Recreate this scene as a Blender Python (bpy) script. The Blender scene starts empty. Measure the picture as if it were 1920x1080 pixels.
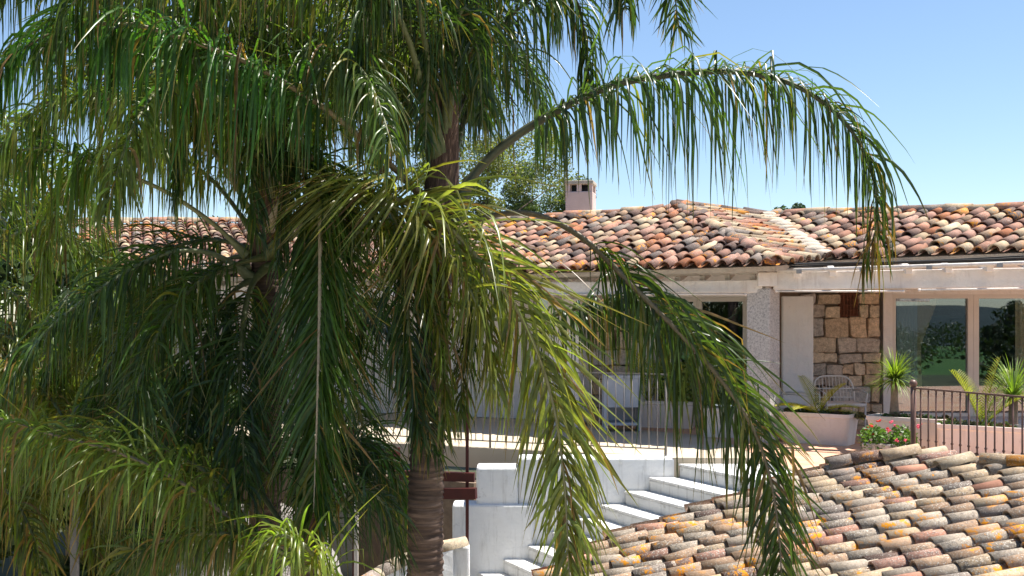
import bpy, math, random
import numpy as np
from mathutils import Vector, Matrix
R = math.radians
scene = bpy.context.scene
COL = scene.collection

# ------------------------------------------------------------------ camera, sky, sun, exposure
EYE = 1.75            # metres above the terrace floor (terrace floor is z = 0)
FPX = 2000.0          # focal length in pixels of the 1920 px wide photograph
HOR = 600.0           # row of the horizon
cam_d = bpy.data.cameras.new('camera')
cam = bpy.data.objects.new('camera', cam_d)
COL.objects.link(cam)
cam.location = (0, 0, EYE)
cam.rotation_euler = (R(90), 0, 0)
cam_d.sensor_width = 36
cam_d.lens = FPX / 1920 * 36
cam_d.shift_y = (HOR - 540) / 1920
cam_d.clip_end = 5000
scene.camera = cam

SUN_EL, SUN_AZ = 69, 78            # azimuth clockwise from +Y
world = bpy.data.worlds.new('World')
scene.world = world
world.use_nodes = True
wn = world.node_tree
wn.nodes.clear()
sky = wn.nodes.new('ShaderNodeTexSky')
sky.sky_type = 'NISHITA'
sky.sun_disc = False
sky.sun_elevation = R(SUN_EL)
sky.sun_rotation = R(SUN_AZ)
sky.air_density = 1.0
sky.dust_density = 0.3
sky.ozone_density = 3.0
bgn = wn.nodes.new('ShaderNodeBackground')
bgn.inputs['Strength'].default_value = 0.074
wo = wn.nodes.new('ShaderNodeOutputWorld')
wn.links.new(sky.outputs[0], bgn.inputs['Color'])
wn.links.new(bgn.outputs[0], wo.inputs['Surface'])

sd = bpy.data.lights.new('sun', 'SUN')
sd.energy = 4.4
sd.angle = R(0.53)
sd.color = (1.0, 0.95, 0.87)
sun = bpy.data.objects.new('sun', sd)
COL.objects.link(sun)
tosun = Vector((math.sin(R(SUN_AZ)) * math.cos(R(SUN_EL)), math.cos(R(SUN_AZ)) * math.cos(R(SUN_EL)), math.sin(R(SUN_EL))))
sun.rotation_euler = tosun.to_track_quat('Z', 'Y').to_euler()
sun.location = (0, 0, 30)

scene.view_settings.view_transform = 'Standard'
scene.view_settings.look = 'None'
scene.view_settings.exposure = 1.28
scene.view_settings.gamma = 1.0
scene.render.engine = 'CYCLES'
scene.cycles.max_bounces = 8
scene.cycles.transparent_max_bounces = 12

# ------------------------------------------------------------------ helpers
def P(px, py, D):
    """photo pixel at distance D (metres along +Y) -> world point"""
    return Vector(((px - 960) / FPX * D, D, EYE - (py - HOR) / FPX * D))

def Z(px, py, z):
    """photo pixel on the level plane of height z"""
    D = (EYE - z) * FPX / (py - HOR)
    return P(px, py, D)

def tag(o, label=None, cat=None, group=None, kind=None):
    if label: o['label'] = label
    if cat: o['category'] = cat
    if group: o['group'] = group
    if kind: o['kind'] = kind
    return o

def thing(name, loc, label, cat, group=None):
    o = bpy.data.objects.new(name, None)
    o.empty_display_size = 0.2
    o.location = loc
    COL.objects.link(o)
    return tag(o, label, cat, group)

def attach(o, parent):
    if parent is None: return o
    o.parent = parent
    if parent.type == 'EMPTY':
        o.matrix_parent_inverse = Matrix.Translation(-parent.location)
    return o

class MB:
    def __init__(self):
        self.v = []; self.f = []; self.c = []
    def add(self, vs, fs, col=None):
        n = len(self.v)
        self.v.extend([tuple(p) for p in vs])
        self.f.extend([tuple(i + n for i in q) for q in fs])
        if col is not None: self.c.extend([col] * len(vs))
        return self
    def box(self, c, s, rz=0.0, col=None, M=None):
        x, y, z = s[0] / 2, s[1] / 2, s[2] / 2
        ca, sa = math.cos(rz), math.sin(rz)
        vs = []
        for dz in (-z, z):
            for dx, dy in ((-x, -y), (x, -y), (x, y), (-x, y)):
                p = Vector((c[0] + dx * ca - dy * sa, c[1] + dx * sa + dy * ca, c[2] + dz))
                vs.append(M @ p if M else p)
        return self.add(vs, [(3, 2, 1, 0), (4, 5, 6, 7), (0, 1, 5, 4), (1, 2, 6, 5), (2, 3, 7, 6), (3, 0, 4, 7)], col)
    def prism(self, poly, z0, z1, col=None):
        """vertical prism over a plan polygon (counter-clockwise)"""
        n = len(poly)
        vs = [(p[0], p[1], z0) for p in poly] + [(p[0], p[1], z1) for p in poly]
        fs = [tuple(range(n - 1, -1, -1)), tuple(range(n, 2 * n))]
        fs += [(i, (i + 1) % n, n + (i + 1) % n, n + i) for i in range(n)]
        return self.add(vs, fs, col)
    def slab(self, pts, off):
        """polygon of 3-D points given a thickness vector"""
        n = len(pts); off = Vector(off)
        vs = [Vector(p) for p in pts] + [Vector(p) + off for p in pts]
        fs = [tuple(range(n - 1, -1, -1)), tuple(range(n, 2 * n))]
        fs += [(i, (i + 1) % n, n + (i + 1) % n, n + i) for i in range(n)]
        return self.add(vs, fs)
    def beam(self, a, b, w, h, col=None):
        """bar from a to b: w across (horizontal), h upward, centred"""
        a = Vector(a); b = Vector(b); d = (b - a).normalized()
        s = d.cross(Vector((0, 0, 1)))
        if s.length < 1e-4: s = Vector((1, 0, 0))
        s.normalize(); u = s.cross(d)
        vs = []
        for p in (a, b):
            for i, j in ((-1, -1), (1, -1), (1, 1), (-1, 1)):
                vs.append(p + s * (i * w / 2) + u * (j * h / 2))
        return self.add(vs, [(0, 1, 2, 3), (7, 6, 5, 4), (0, 4, 5, 1), (1, 5, 6, 2), (2, 6, 7, 3), (3, 7, 4, 0)], col)
    def tube(self, pts, rad, n=8, col=None, caps=True):
        pts = [Vector(p) for p in pts]; m = len(pts)
        if not hasattr(rad, '__len__'): rad = [rad] * m
        vs = []; ref = None
        for i, p in enumerate(pts):
            t = (pts[min(i + 1, m - 1)] - pts[max(i - 1, 0)]).normalized()
            if ref is None:
                ref = Vector((1, 0, 0)) if abs(t.x) < 0.8 else Vector((0, 1, 0))
            s = (ref - t * ref.dot(t)).normalized(); ref = s
            u = t.cross(s)
            for k in range(n):
                a = 2 * math.pi * k / n
                vs.append(p + (s * math.cos(a) + u * math.sin(a)) * rad[i])
        fs = []
        for i in range(m - 1):
            for k in range(n):
                k2 = (k + 1) % n
                fs.append((i * n + k, i * n + k2, (i + 1) * n + k2, (i + 1) * n + k))
        if caps:
            fs.append(tuple(range(n - 1, -1, -1))); fs.append(tuple(range((m - 1) * n, m * n)))
        return self.add(vs, fs, col)
    def ball(self, c, r, n=10, m=6, sz=1.0, col=None):
        vs = [(c[0], c[1], c[2] - r * sz)]
        for j in range(1, m):
            ph = math.pi * j / m - math.pi / 2
            for i in range(n):
                a = 2 * math.pi * i / n
                vs.append((c[0] + r * math.cos(ph) * math.cos(a), c[1] + r * math.cos(ph) * math.sin(a), c[2] + r * sz * math.sin(ph)))
        vs.append((c[0], c[1], c[2] + r * sz))
        fs = [(0, 1 + (i + 1) % n, 1 + i) for i in range(n)]
        for j in range(m - 2):
            for i in range(n):
                a = 1 + j * n
                fs.append((a + i, a + (i + 1) % n, a + n + (i + 1) % n, a + n + i))
        a = 1 + (m - 2) * n
        fs += [(a + i, a + (i + 1) % n, len(vs) - 1) for i in range(n)]
        return self.add(vs, fs, col)
    def mesh(self, name, mat, smooth=False):
        me = bpy.data.meshes.new(name)
        me.from_pydata(self.v, [], self.f)
        if self.c and len(self.c) == len(self.v):
            at = me.color_attributes.new('tint', 'FLOAT_COLOR', 'POINT')
            at.data.foreach_set('color', np.array(self.c, dtype=np.float32).ravel())
        if smooth: me.polygons.foreach_set('use_smooth', [True] * len(me.polygons))
        me.materials.append(mat)
        me.update()
        return me
    def obj(self, name, mat, parent=None, smooth=False, bevel=0, kind=None):
        me = self.mesh(name, mat, smooth)
        o = bpy.data.objects.new(name, me)
        COL.objects.link(o)
        attach(o, parent)
        if bevel:
            b = o.modifiers.new('bevel', 'BEVEL'); b.width = bevel; b.segments = 2; b.limit_method = 'ANGLE'
        if kind: o['kind'] = kind
        return o

def np_mesh(name, V, F, mat, col=None, smooth=True):
    """fast mesh from arrays; F is (n,4) or (n,3)"""
    me = bpy.data.meshes.new(name)
    k = F.shape[1]
    me.vertices.add(len(V)); me.vertices.foreach_set('co', V.astype(np.float32).ravel())
    me.loops.add(F.size); me.loops.foreach_set('vertex_index', F.astype(np.int32).ravel())
    me.polygons.add(len(F))
    me.polygons.foreach_set('loop_start', np.arange(0, F.size, k, dtype=np.int32))
    me.polygons.foreach_set('loop_total', np.full(len(F), k, dtype=np.int32))
    if smooth: me.polygons.foreach_set('use_smooth', np.ones(len(F), dtype=bool))
    me.update(calc_edges=True)
    if col is not None:
        at = me.color_attributes.new('tint', 'FLOAT_COLOR', 'POINT')
        at.data.foreach_set('color', col.astype(np.float32).ravel())
    me.materials.append(mat)
    return me

def link_mesh(name, me, parent=None, kind=None):
    o = bpy.data.objects.new(name, me); COL.objects.link(o); attach(o, parent)
    if kind: o['kind'] = kind
    return o

# ------------------------------------------------------------------ materials
def new_mat(name):
    m = bpy.data.materials.new(name); m.use_nodes = True
    nt = m.node_tree
    return m, nt, nt.nodes['Principled BSDF']

def N(nt, typ, **kw):
    n = nt.nodes.new(typ)
    for k, v in kw.items(): setattr(n, k, v)
    return n

def noise(nt, scale, detail=4, rough=0.6, vec=None):
    n = N(nt, 'ShaderNodeTexNoise')
    n.inputs['Scale'].default_value = scale; n.inputs['Detail'].default_value = detail; n.inputs['Roughness'].default_value = rough
    if vec: nt.links.new(vec, n.inputs['Vector'])
    return n

def ramp(nt, fac, stops):
    r = N(nt, 'ShaderNodeValToRGB')
    e = r.color_ramp.elements
    while len(e) < len(stops): e.new(0.5)
    for i, (p, c) in enumerate(stops):
        e[i].position = p
        e[i].color = (c, c, c, 1) if not hasattr(c, '__len__') else (*c, 1)
    nt.links.new(fac, r.inputs['Fac'])
    return r

def mixc(nt, fac, a, b, mode='MIX'):
    m = N(nt, 'ShaderNodeMix', data_type='RGBA', blend_type=mode)
    for idx, val in ((0, fac), (6, a), (7, b)):
        s = m.inputs[idx]
        if hasattr(val, 'is_linked') or isinstance(val, bpy.types.NodeSocket): nt.links.new(val, s)
        elif idx == 0: s.default_value = val
        else: s.default_value = (*val, 1)
    return m.outputs[2]

def pos(nt):
    return N(nt, 'ShaderNodeNewGeometry').outputs['Position']

def bump(nt, bs, height, strength=0.3, dist=0.01):
    b = N(nt, 'ShaderNodeBump')
    b.inputs['Strength'].default_value = strength; b.inputs['Distance'].default_value = dist
    nt.links.new(height, b.inputs['Height']); nt.links.new(b.outputs[0], bs.inputs['Normal'])

def surf(name, c1, c2, scale=3, rough=0.8, bscale=60, bstr=0.25, bdist=0.006, dirt=None, dscale=1.2, lo=0.35, hi=0.7, spec=0.3, metal=0):
    m, nt, bs = new_mat(name)
    p = pos(nt)
    n = noise(nt, scale, 6, 0.65, p)
    r = ramp(nt, n.outputs['Fac'], [(lo, 0.0), (hi, 1.0)])
    col = mixc(nt, r.outputs[0], c1, c2)
    if dirt:
        n2 = noise(nt, dscale, 8, 0.7, p)
        r2 = ramp(nt, n2.outputs['Fac'], [(0.56, 0.0), (0.74, 1.0)])
        col = mixc(nt, r2.outputs[0], col, dirt)
    nt.links.new(col, bs.inputs['Base Color'])
    bs.inputs['Roughness'].default_value = rough
    bs.inputs['Specular IOR Level'].default_value = spec
    bs.inputs['Metallic'].default_value = metal
    nb = noise(nt, bscale, 5, 0.6, p)
    bump(nt, bs, nb.outputs['Fac'], bstr, bdist)
    return m

def mk_wash(name, c1, c2, dirtc, amt):
    m, nt, bs = new_mat(name); p = pos(nt)
    n1 = noise(nt, 1.7, 7, .7, p); r1 = ramp(nt, n1.outputs['Fac'], [(.35, 0.0), (.7, 1.0)])
    c = mixc(nt, r1.outputs[0], c1, c2)
    mp = N(nt, 'ShaderNodeMapping'); mp.inputs['Scale'].default_value = (9, 9, 1.1); nt.links.new(p, mp.inputs['Vector'])
    n2 = noise(nt, 1.0, 8, .72, mp.outputs[0]); r2 = ramp(nt, n2.outputs['Fac'], [(.52, 0.0), (.78, amt)])
    c = mixc(nt, r2.outputs[0], c, dirtc)
    n4 = noise(nt, 5.0, 9, .75, p); r4 = ramp(nt, n4.outputs['Fac'], [(.60, 0.0), (.72, amt)])
    c = mixc(nt, r4.outputs[0], c, dirtc)
    nt.links.new(c, bs.inputs['Base Color']); bs.inputs['Roughness'].default_value = .92
    n3 = noise(nt, 7, 8, .62, p); bump(nt, bs, n3.outputs['Fac'], .55, .035)
    return m
M = {}
M['white'] = mk_wash('white_stucco', (0.80, 0.80, 0.79), (0.70, 0.70, 0.69), (0.36, 0.34, 0.31), .8)
M['wallpink'] = mk_wash('warm_plaster', (0.82, 0.77, 0.73), (0.76, 0.70, 0.66), (0.50, 0.43, 0.37), .4)
M['beam'] = mk_wash('painted_beam', (0.82, 0.77, 0.72), (0.74, 0.67, 0.61), (0.42, 0.32, 0.25), .6)
M['step'] = mk_wash('painted_step', (0.72, 0.71, 0.69), (0.60, 0.59, 0.56), (0.27, 0.25, 0.22), .75)
M['cream'] = surf('cream_floor', (0.52, 0.44, 0.33), (0.45, 0.375, 0.28), 1.2, 0.85, 60, 0.15, 0.004, (0.48, 0.41, 0.32), 0.9)
M['planter'] = mk_wash('planter_cement', (0.84, 0.74, 0.67), (0.76, 0.65, 0.58), (0.45, 0.36, 0.30), .6)
M['iron'] = surf('painted_iron', (0.16, 0.085, 0.06), (0.11, 0.06, 0.045), 30, 0.45, 80, 0.1, 0.002, spec=0.5)
M['greyiron'] = surf('grey_iron', (0.17, 0.15, 0.14), (0.12, 0.11, 0.10), 30, 0.5, 80, 0.1, 0.002, spec=0.5)
M['redwood'] = surf('dark_red_paint', (0.075, 0.013, 0.011), (0.045, 0.010, 0.010), 6, 0.5, 40, 0.15, 0.004)
M['frame'] = surf('window_frame_paint', (0.72, 0.66, 0.60), (0.66, 0.60, 0.55), 3, 0.6, 40, 0.08, 0.003)
M['rattan'] = surf('white_rattan', (0.78, 0.75, 0.72), (0.66, 0.63, 0.60), 40, 0.6, 120, 0.3, 0.002)
M['rust'] = surf('rusty_metal', (0.17, 0.06, 0.03), (0.09, 0.035, 0.02), 12, 0.8, 60, 0.3, 0.004)
M['interior'] = surf('interior_wall', (0.10, 0.09, 0.08), (0.08, 0.07, 0.065), 2, 0.9)
M['soil'] = surf('potting_soil', (0.10, 0.07, 0.05), (0.17, 0.13, 0.09), 14, 0.95, 40, 0.8, 0.02)
M['bounce'] = surf('pale_bounce_ground', (0.50, 0.45, 0.37), (0.40, 0.36, 0.29), 3, 0.95, 30, 0.6, 0.02)
M['ground'] = surf('garden_ground', (0.035, 0.045, 0.02), (0.06, 0.06, 0.03), 0.1, 0.95, 12, 0.6, 0.04)
M['hill'] = surf('hill_scrub', (0.012, 0.022, 0.022), (0.02, 0.032, 0.032), 0.02, 0.95, 0.3, 0.6, 1.0)
M['lawn'] = surf('lawn', (0.025, 0.075, 0.012), (0.05, 0.10, 0.02), 0.04, 0.95, 4, 0.5, 0.05)
M['cable'] = surf('black_cable', (0.02, 0.02, 0.02), (0.03, 0.03, 0.03), 10, 0.5)
M['metal'] = surf('zinc_gutter', (0.35, 0.34, 0.34), (0.25, 0.24, 0.24), 10, 0.45, metal=0.6)
M['bark'] = surf('tree_bark', (0.12, 0.09, 0.065), (0.07, 0.05, 0.04), 8, 0.95, 20, 0.8, 0.03)
M['curtain'] = surf('curtain_cloth', (0.80, 0.70, 0.50), (0.72, 0.62, 0.43), 8, 0.9, 90, 0.2, 0.003)
M['sheer'] = surf('sheer_cloth', (0.78, 0.82, 0.84), (0.70, 0.75, 0.78), 8, 0.9, 90, 0.2, 0.003)
M['furnshade'] = surf('shaded_white_paint', (0.50, 0.52, 0.57), (0.42, 0.44, 0.49), 6, 0.6, 60, 0.15, 0.003)  # white paint darkened and blued, porch shade put into the colour
M['sealing'] = surf('mortar', (0.48, 0.42, 0.34), (0.38, 0.32, 0.26), 9, 0.95, 30, 0.6, 0.02)
M['darkred_flower'] = surf('red_petals', (0.62, 0.02, 0.015), (0.75, 0.05, 0.03), 60, 0.6)
M['pink_flower'] = surf('pink_petals', (0.72, 0.08, 0.16), (0.80, 0.16, 0.24), 60, 0.6)
M['boulder'] = surf('granite_boulder', (0.36, 0.33, 0.31), (0.22, 0.20, 0.19), 5, 0.95, 50, 0.8, 0.02, (0.14, 0.13, 0.12), 6)
M['chimney'] = surf('chimney_plaster', (0.60, 0.46, 0.42), (0.52, 0.39, 0.35), 3, 0.9, 40, 0.3, 0.008)

# granite-chip render of the column
def mk_column():
    m, nt, bs = new_mat('rough_cast_render'); p = pos(nt)
    v = N(nt, 'ShaderNodeTexVoronoi'); v.inputs['Scale'].default_value = 55
    nt.links.new(p, v.inputs['Vector'])
    n = noise(nt, 42, 6, 0.78, p)
    r = ramp(nt, n.outputs['Fac'], [(0.36, (0.27, 0.25, 0.24)), (0.5, (0.62, 0.58, 0.55)), (0.66, (0.76, 0.72, 0.69))])
    nt.links.new(r.outputs[0], bs.inputs['Base Color'])
    bs.inputs['Roughness'].default_value = 0.95
    bump(nt, bs, n.outputs['Fac'], 0.9, 0.03)
    return m
M['column'] = mk_column()

def mk_stone():
    m, nt, bs = new_mat('granite_stone'); p = pos(nt)
    at = N(nt, 'ShaderNodeAttribute', attribute_name='tint')
    n = noise(nt, 14, 6, 0.7, p)
    r = ramp(nt, n.outputs['Fac'], [(0.3, 0.55), (0.7, 1.25)])
    c = mixc(nt, 1.0, at.outputs['Color'], r.outputs[0], 'MULTIPLY')
    n2 = noise(nt, 70, 4, 0.7, p)
    r2 = ramp(nt, n2.outputs['Fac'], [(0.32, 0.6), (0.6, 1.1)])
    c = mixc(nt, 1.0, c, r2.outputs[0], 'MULTIPLY')
    nt.links.new(c, bs.inputs['Base Color'])
    bs.inputs['Roughness'].default_value = 0.95
    bump(nt, bs, n.outputs['Fac'], 0.7, 0.03)
    return m
M['stone'] = mk_stone()

# clay tile: tint.rgb = body colour, tint.a = amount of grey crust and lichen
def mk_tile():
    m, nt, bs = new_mat('weathered_clay_tile'); p = pos(nt)
    at = N(nt, 'ShaderNodeAttribute', attribute_name='tint')
    n1 = noise(nt, 9, 6, 0.7, p)
    r1 = ramp(nt, n1.outputs['Fac'], [(0.3, 0.72), (0.7, 1.2)])
    c = mixc(nt, 1.0, at.outputs['Color'], r1.outputs[0], 'MULTIPLY')
    # dark grey crust
    n2 = noise(nt, 30, 10, 0.82, p)
    r2 = ramp(nt, n2.outputs['Fac'], [(0.47, 0.0), (0.60, 0.9)])
    mm = N(nt, 'ShaderNodeMath', operation='MULTIPLY'); nt.links.new(r2.outputs[0], mm.inputs[0]); nt.links.new(at.outputs['Alpha'], mm.inputs[1])
    c = mixc(nt, mm.outputs[0], c, (0.115, 0.10, 0.09))
    # pale specks of lichen
    n3 = noise(nt, 75, 3, 0.6, p)
    r3 = ramp(nt, n3.outputs['Fac'], [(0.57, 0.0), (0.63, 0.9)])
    m3 = N(nt, 'ShaderNodeMath', operation='MULTIPLY'); nt.links.new(r3.outputs[0], m3.inputs[0]); nt.links.new(at.outputs['Alpha'], m3.inputs[1])
    c = mixc(nt, m3.outputs[0], c, (0.52, 0.49, 0.43))
    # orange lichen patches
    n4 = noise(nt, 2.3, 2, 0.5, p)
    r4 = ramp(nt, n4.outputs['Fac'], [(0.54, 0.0), (0.62, 1.0)])
    n5 = noise(nt, 15, 6, 0.75, p)
    r5 = ramp(nt, n5.outputs['Fac'], [(0.52, 0.0), (0.56, 1.0)])
    m4 = N(nt, 'ShaderNodeMath', operation='MULTIPLY'); nt.links.new(r4.outputs[0], m4.inputs[0]); nt.links.new(r5.outputs[0], m4.inputs[1])
    m5 = N(nt, 'ShaderNodeMath', operation='MULTIPLY', use_clamp=True); nt.links.new(m4.outputs[0], m5.inputs[0]); nt.links.new(at.outputs['Alpha'], m5.inputs[1])
    m6 = N(nt, 'ShaderNodeMath', operation='MULTIPLY', use_clamp=True); nt.links.new(m5.outputs[0], m6.inputs[0]); m6.inputs[1].default_value = 1.6
    c = mixc(nt, m6.outputs[0], c, (0.68, 0.27, 0.015))
    nt.links.new(c, bs.inputs['Base Color'])
    bs.inputs['Roughness'].default_value = 0.92
    bs.inputs['Specular IOR Level'].default_value = 0.2
    bump(nt, bs, n2.outputs['Fac'], 0.45, 0.012)
    return m
M['tile'] = mk_tile()

def mk_leaf(name, gloss=0.30, trans=0.5, tcol=(1.6, 1.7, 0.5)):
    m, nt, bs = new_mat(name)
    at = N(nt, 'ShaderNodeAttribute', attribute_name='tint')
    p = pos(nt)
    n = noise(nt, 22, 3, 0.6, p)
    r = ramp(nt, n.outputs['Fac'], [(0.3, 0.75), (0.7, 1.2)])
    c = mixc(nt, 1.0, at.outputs['Color'], r.outputs[0], 'MULTIPLY')
    nt.links.new(c, bs.inputs['Base Color'])
    bs.inputs['Roughness'].default_value = gloss
    bs.inputs['Specular IOR Level'].default_value = 0.45
    tr = N(nt, 'ShaderNodeBsdfTranslucent')
    ct = mixc(nt, 1.0, c, tcol, 'MULTIPLY')
    nt.links.new(ct, tr.inputs['Color'])
    mx = N(nt, 'ShaderNodeMixShader'); mx.inputs[0].default_value = trans
    nt.links.new(bs.outputs[0], mx.inputs[1]); nt.links.new(tr.outputs[0], mx.inputs[2])
    nt.links.new(mx.outputs[0], nt.nodes['Material Output'].inputs['Surface'])
    return m
M['leaf'] = mk_leaf('palm_leaflet')
M['leaf2'] = mk_leaf('broad_leaf', 0.5, 0.35)

def mk_rachis():
    m, nt, bs = new_mat('palm_stalk')
    at = N(nt, 'ShaderNodeAttribute', attribute_name='tint')
    n = noise(nt, 30, 5, 0.6, pos(nt))
    r = ramp(nt, n.outputs['Fac'], [(0.3, 0.7), (0.7, 1.2)])
    c = mixc(nt, 1.0, at.outputs['Color'], r.outputs[0], 'MULTIPLY')
    nt.links.new(c, bs.inputs['Base Color']); bs.inputs['Roughness'].default_value = 0.55
    return m
M['stalk'] = mk_rachis()

def mk_trunk():
    m, nt, bs = new_mat('ringed_palm_trunk')
    p = pos(nt)
    mp = N(nt, 'ShaderNodeMapping'); mp.inputs['Scale'].default_value = (2.2, 2.2, 26)
    nt.links.new(p, mp.inputs['Vector'])
    n = noise(nt, 1.0, 6, 0.65, mp.outputs[0])
    r = ramp(nt, n.outputs['Fac'], [(0.3, (0.03, 0.02, 0.015)), (0.5, (0.095, 0.06, 0.044)), (0.72, (0.19, 0.13, 0.10))])
    nt.links.new(r.outputs[0], bs.inputs['Base Color'])
    bs.inputs['Roughness'].default_value = 0.95
    bump(nt, bs, n.outputs['Fac'], 0.6, 0.03)
    return m
M['trunk'] = mk_trunk()

def mk_fibre():
    m, nt, bs = new_mat('palm_fibre')
    p = pos(nt)
    mp = N(nt, 'ShaderNodeMapping'); mp.inputs['Scale'].default_value = (60, 60, 6)
    nt.links.new(p, mp.inputs['Vector'])
    n = noise(nt, 1.0, 6, 0.7, mp.outputs[0])
    r = ramp(nt, n.outputs['Fac'], [(0.3, (0.045, 0.024, 0.016)), (0.55, (0.12, 0.066, 0.044)), (0.75, (0.22, 0.14, 0.095))])
    nt.links.new(r.outputs[0], bs.inputs['Base Color'])
    bs.inputs['Roughness'].default_value = 0.95
    bump(nt, bs, n.outputs['Fac'], 0.8, 0.02)
    return m
M['fibre'] = mk_fibre()

def mk_dark_glass():
    m, nt, bs = new_mat('dark_window_glass')
    n = noise(nt, 2.0, 3, .5, pos(nt)); r = ramp(nt, n.outputs['Fac'], [(.3, (.010, .016, .018)), (.7, (.02, .03, .033))])
    nt.links.new(r.outputs[0], bs.inputs['Base Color']); bs.inputs['Roughness'].default_value = .12
    return m
M['dark_glass'] = mk_dark_glass()

def mk_paving():
    m, nt, bs = new_mat('terracotta_paving'); p = pos(nt)
    mp = N(nt, 'ShaderNodeMapping'); mp.inputs['Rotation'].default_value = (0, 0, R(-30))
    nt.links.new(p, mp.inputs['Vector'])
    b = N(nt, 'ShaderNodeTexBrick'); b.offset = 0.0
    b.inputs['Scale'].default_value = 1.0; b.inputs['Brick Width'].default_value = 0.3; b.inputs['Row Height'].default_value = 0.3
    b.inputs['Mortar Size'].default_value = 0.006
    b.inputs['Color1'].default_value = (0.52, 0.24, 0.14, 1); b.inputs['Color2'].default_value = (0.57, 0.31, 0.19, 1); b.inputs['Mortar'].default_value = (0.5, 0.42, 0.33, 1)
    nt.links.new(mp.outputs[0], b.inputs['Vector'])
    n = noise(nt, 1.6, 6, 0.65, p)
    r = ramp(nt, n.outputs['Fac'], [(0.35, 0.0), (0.7, 0.75)])
    c = mixc(nt, r.outputs[0], b.outputs['Color'], (0.58, 0.41, 0.29))
    nt.links.new(c, bs.inputs['Base Color']); bs.inputs['Roughness'].default_value = 0.8
    return m
M['paving'] = mk_paving()

def mk_glass():
    m, nt, bs = new_mat('window_glass')
    nt.nodes.remove(bs)
    tr = N(nt, 'ShaderNodeBsdfTransparent'); tr.inputs['Color'].default_value = (0.84, 0.88, 0.88, 1)
    gl = N(nt, 'ShaderNodeBsdfGlossy'); gl.inputs['Roughness'].default_value = 0.01; gl.inputs['Color'].default_value = (0.85, 0.93, 1.0, 1)
    fr = N(nt, 'ShaderNodeFresnel'); fr.inputs['IOR'].default_value = 1.6
    ad = N(nt, 'ShaderNodeMath', operation='ADD', use_clamp=True); ad.inputs[1].default_value = 0.11
    nt.links.new(fr.outputs[0], ad.inputs[0])
    mx = N(nt, 'ShaderNodeMixShader')
    nt.links.new(ad.outputs[0], mx.inputs[0]); nt.links.new(tr.outputs[0], mx.inputs[1]); nt.links.new(gl.outputs[0], mx.inputs[2])
    nt.links.new(mx.outputs[0], nt.nodes['Material Output'].inputs['Surface'])
    return m
M['glass'] = mk_glass()

# ------------------------------------------------------------------ setting: ground, hills, terrace
GZ = -3.3
g = MB().add([(-2500, -2500, GZ), (2500, -2500, GZ), (2500, 2500, GZ), (-2500, 2500, GZ)], [(0, 1, 2, 3)])
tag(g.obj('ground', M['ground']), kind='structure')
lw = MB().add([(-150, -330, GZ + .004), (260, -330, GZ + .004), (260, -62, GZ + .004), (-150, -62, GZ + .004)], [(0, 1, 2, 3)])
tag(lw.obj('lawn', M['lawn']), kind='structure')

gv = MB().add([(-22, -14, GZ + .004), (24, -14, GZ + .004), (24, 14, GZ + .004), (-22, 18, GZ + .004)], [(0, 1, 2, 3)])
tag(gv.obj('bounce_ground', M['bounce']), kind='structure')  # unseen pale ground, added to bounce sunlight onto the shaded walls

def hills():
    n, m = 240, 14
    V = []; F = []
    for j in range(m):
        rr = 160 + 75 * j
        for i in range(n):
            a = 2 * math.pi * i / n
            h = 0.5 * math.sin(a * 5 + 1.3) + 0.34 * math.sin(a * 11 + 0.4 + j * .25) + 0.22 * math.sin(a * 23 + 2 + j * .4) + .12 * math.sin(a * 47 + j)
            prof = math.sin(math.pi * min(1, j / (m - 1) * 1.15 * .9)) ** 1.2
            # low behind the villa, higher in the country behind the camera
            back = 0.25 + 0.75 * (0.5 - 0.5 * math.sin(a))
            V.append((rr * math.cos(a), rr * math.sin(a), GZ - 1 + prof * back * (9.5 + 5 * h)))
    for j in range(m - 1):
        for i in range(n):
            F.append((j * n + i, j * n + (i + 1) % n, (j + 1) * n + (i + 1) % n, (j + 1) * n + i))
    o = MB().add(V, F).obj('hills', M['hill'], smooth=True)
    tag(o, kind='structure')
hills()

# terrace slab
T_POLY = [(-7.5, 17.6), (-2.6, 15.55), (2.06, 13.55), (3.2, 13.5), (3.3, 11.9), (4.35, 11.9), (5.6, 8.9), (13, 7.5), (13, 24), (-7.5, 24)]
o = MB().prism(T_POLY, -0.28, 0.0).obj('terrace', M['cream'])
tag(o, kind='structure')
pv = [Z(1085, 793, 0), Z(1200, 806, 0), Z(1330, 818, 0), Z(1385, 838, 0), Z(1430, 860, 0), Vector((3.34, 11.95, 0)), Vector((4.33, 11.95, 0)), Vector((5.65, 8.95, 0)), Vector((12.9, 7.6, 0)), Vector((12.9, 17.4, 0)), Vector((4.0, 17.0, 0)), Vector((0.5, 18.4, 0)), Vector((0.6, 17.6, 0))]
o = MB().add([(p.x, p.y, 0.004) for p in pv], [tuple(range(len(pv)))]).obj('paving', M['paving'])
tag(o, kind='structure')

# ------------------------------------------------------------------ clay roofs
PAL = {'tan': (0.36, 0.235, 0.15),
    'cream': (0.42, 0.31, 0.20), 'pale': (0.46, 0.37, 0.255), 'pink': (0.37, 0.185, 0.125), 'orange': (0.33, 0.125, 0.06), 'stone': (0.33, 0.27, 0.21),
    'umber': (0.16, 0.10, 0.08), 'grey': (0.23, 0.185, 0.155), 'dark': (0.115, 0.085, 0.075), 'rose': (0.32, 0.175, 0.13), 'ochre': (0.50, 0.21, 0.03)}

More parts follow.
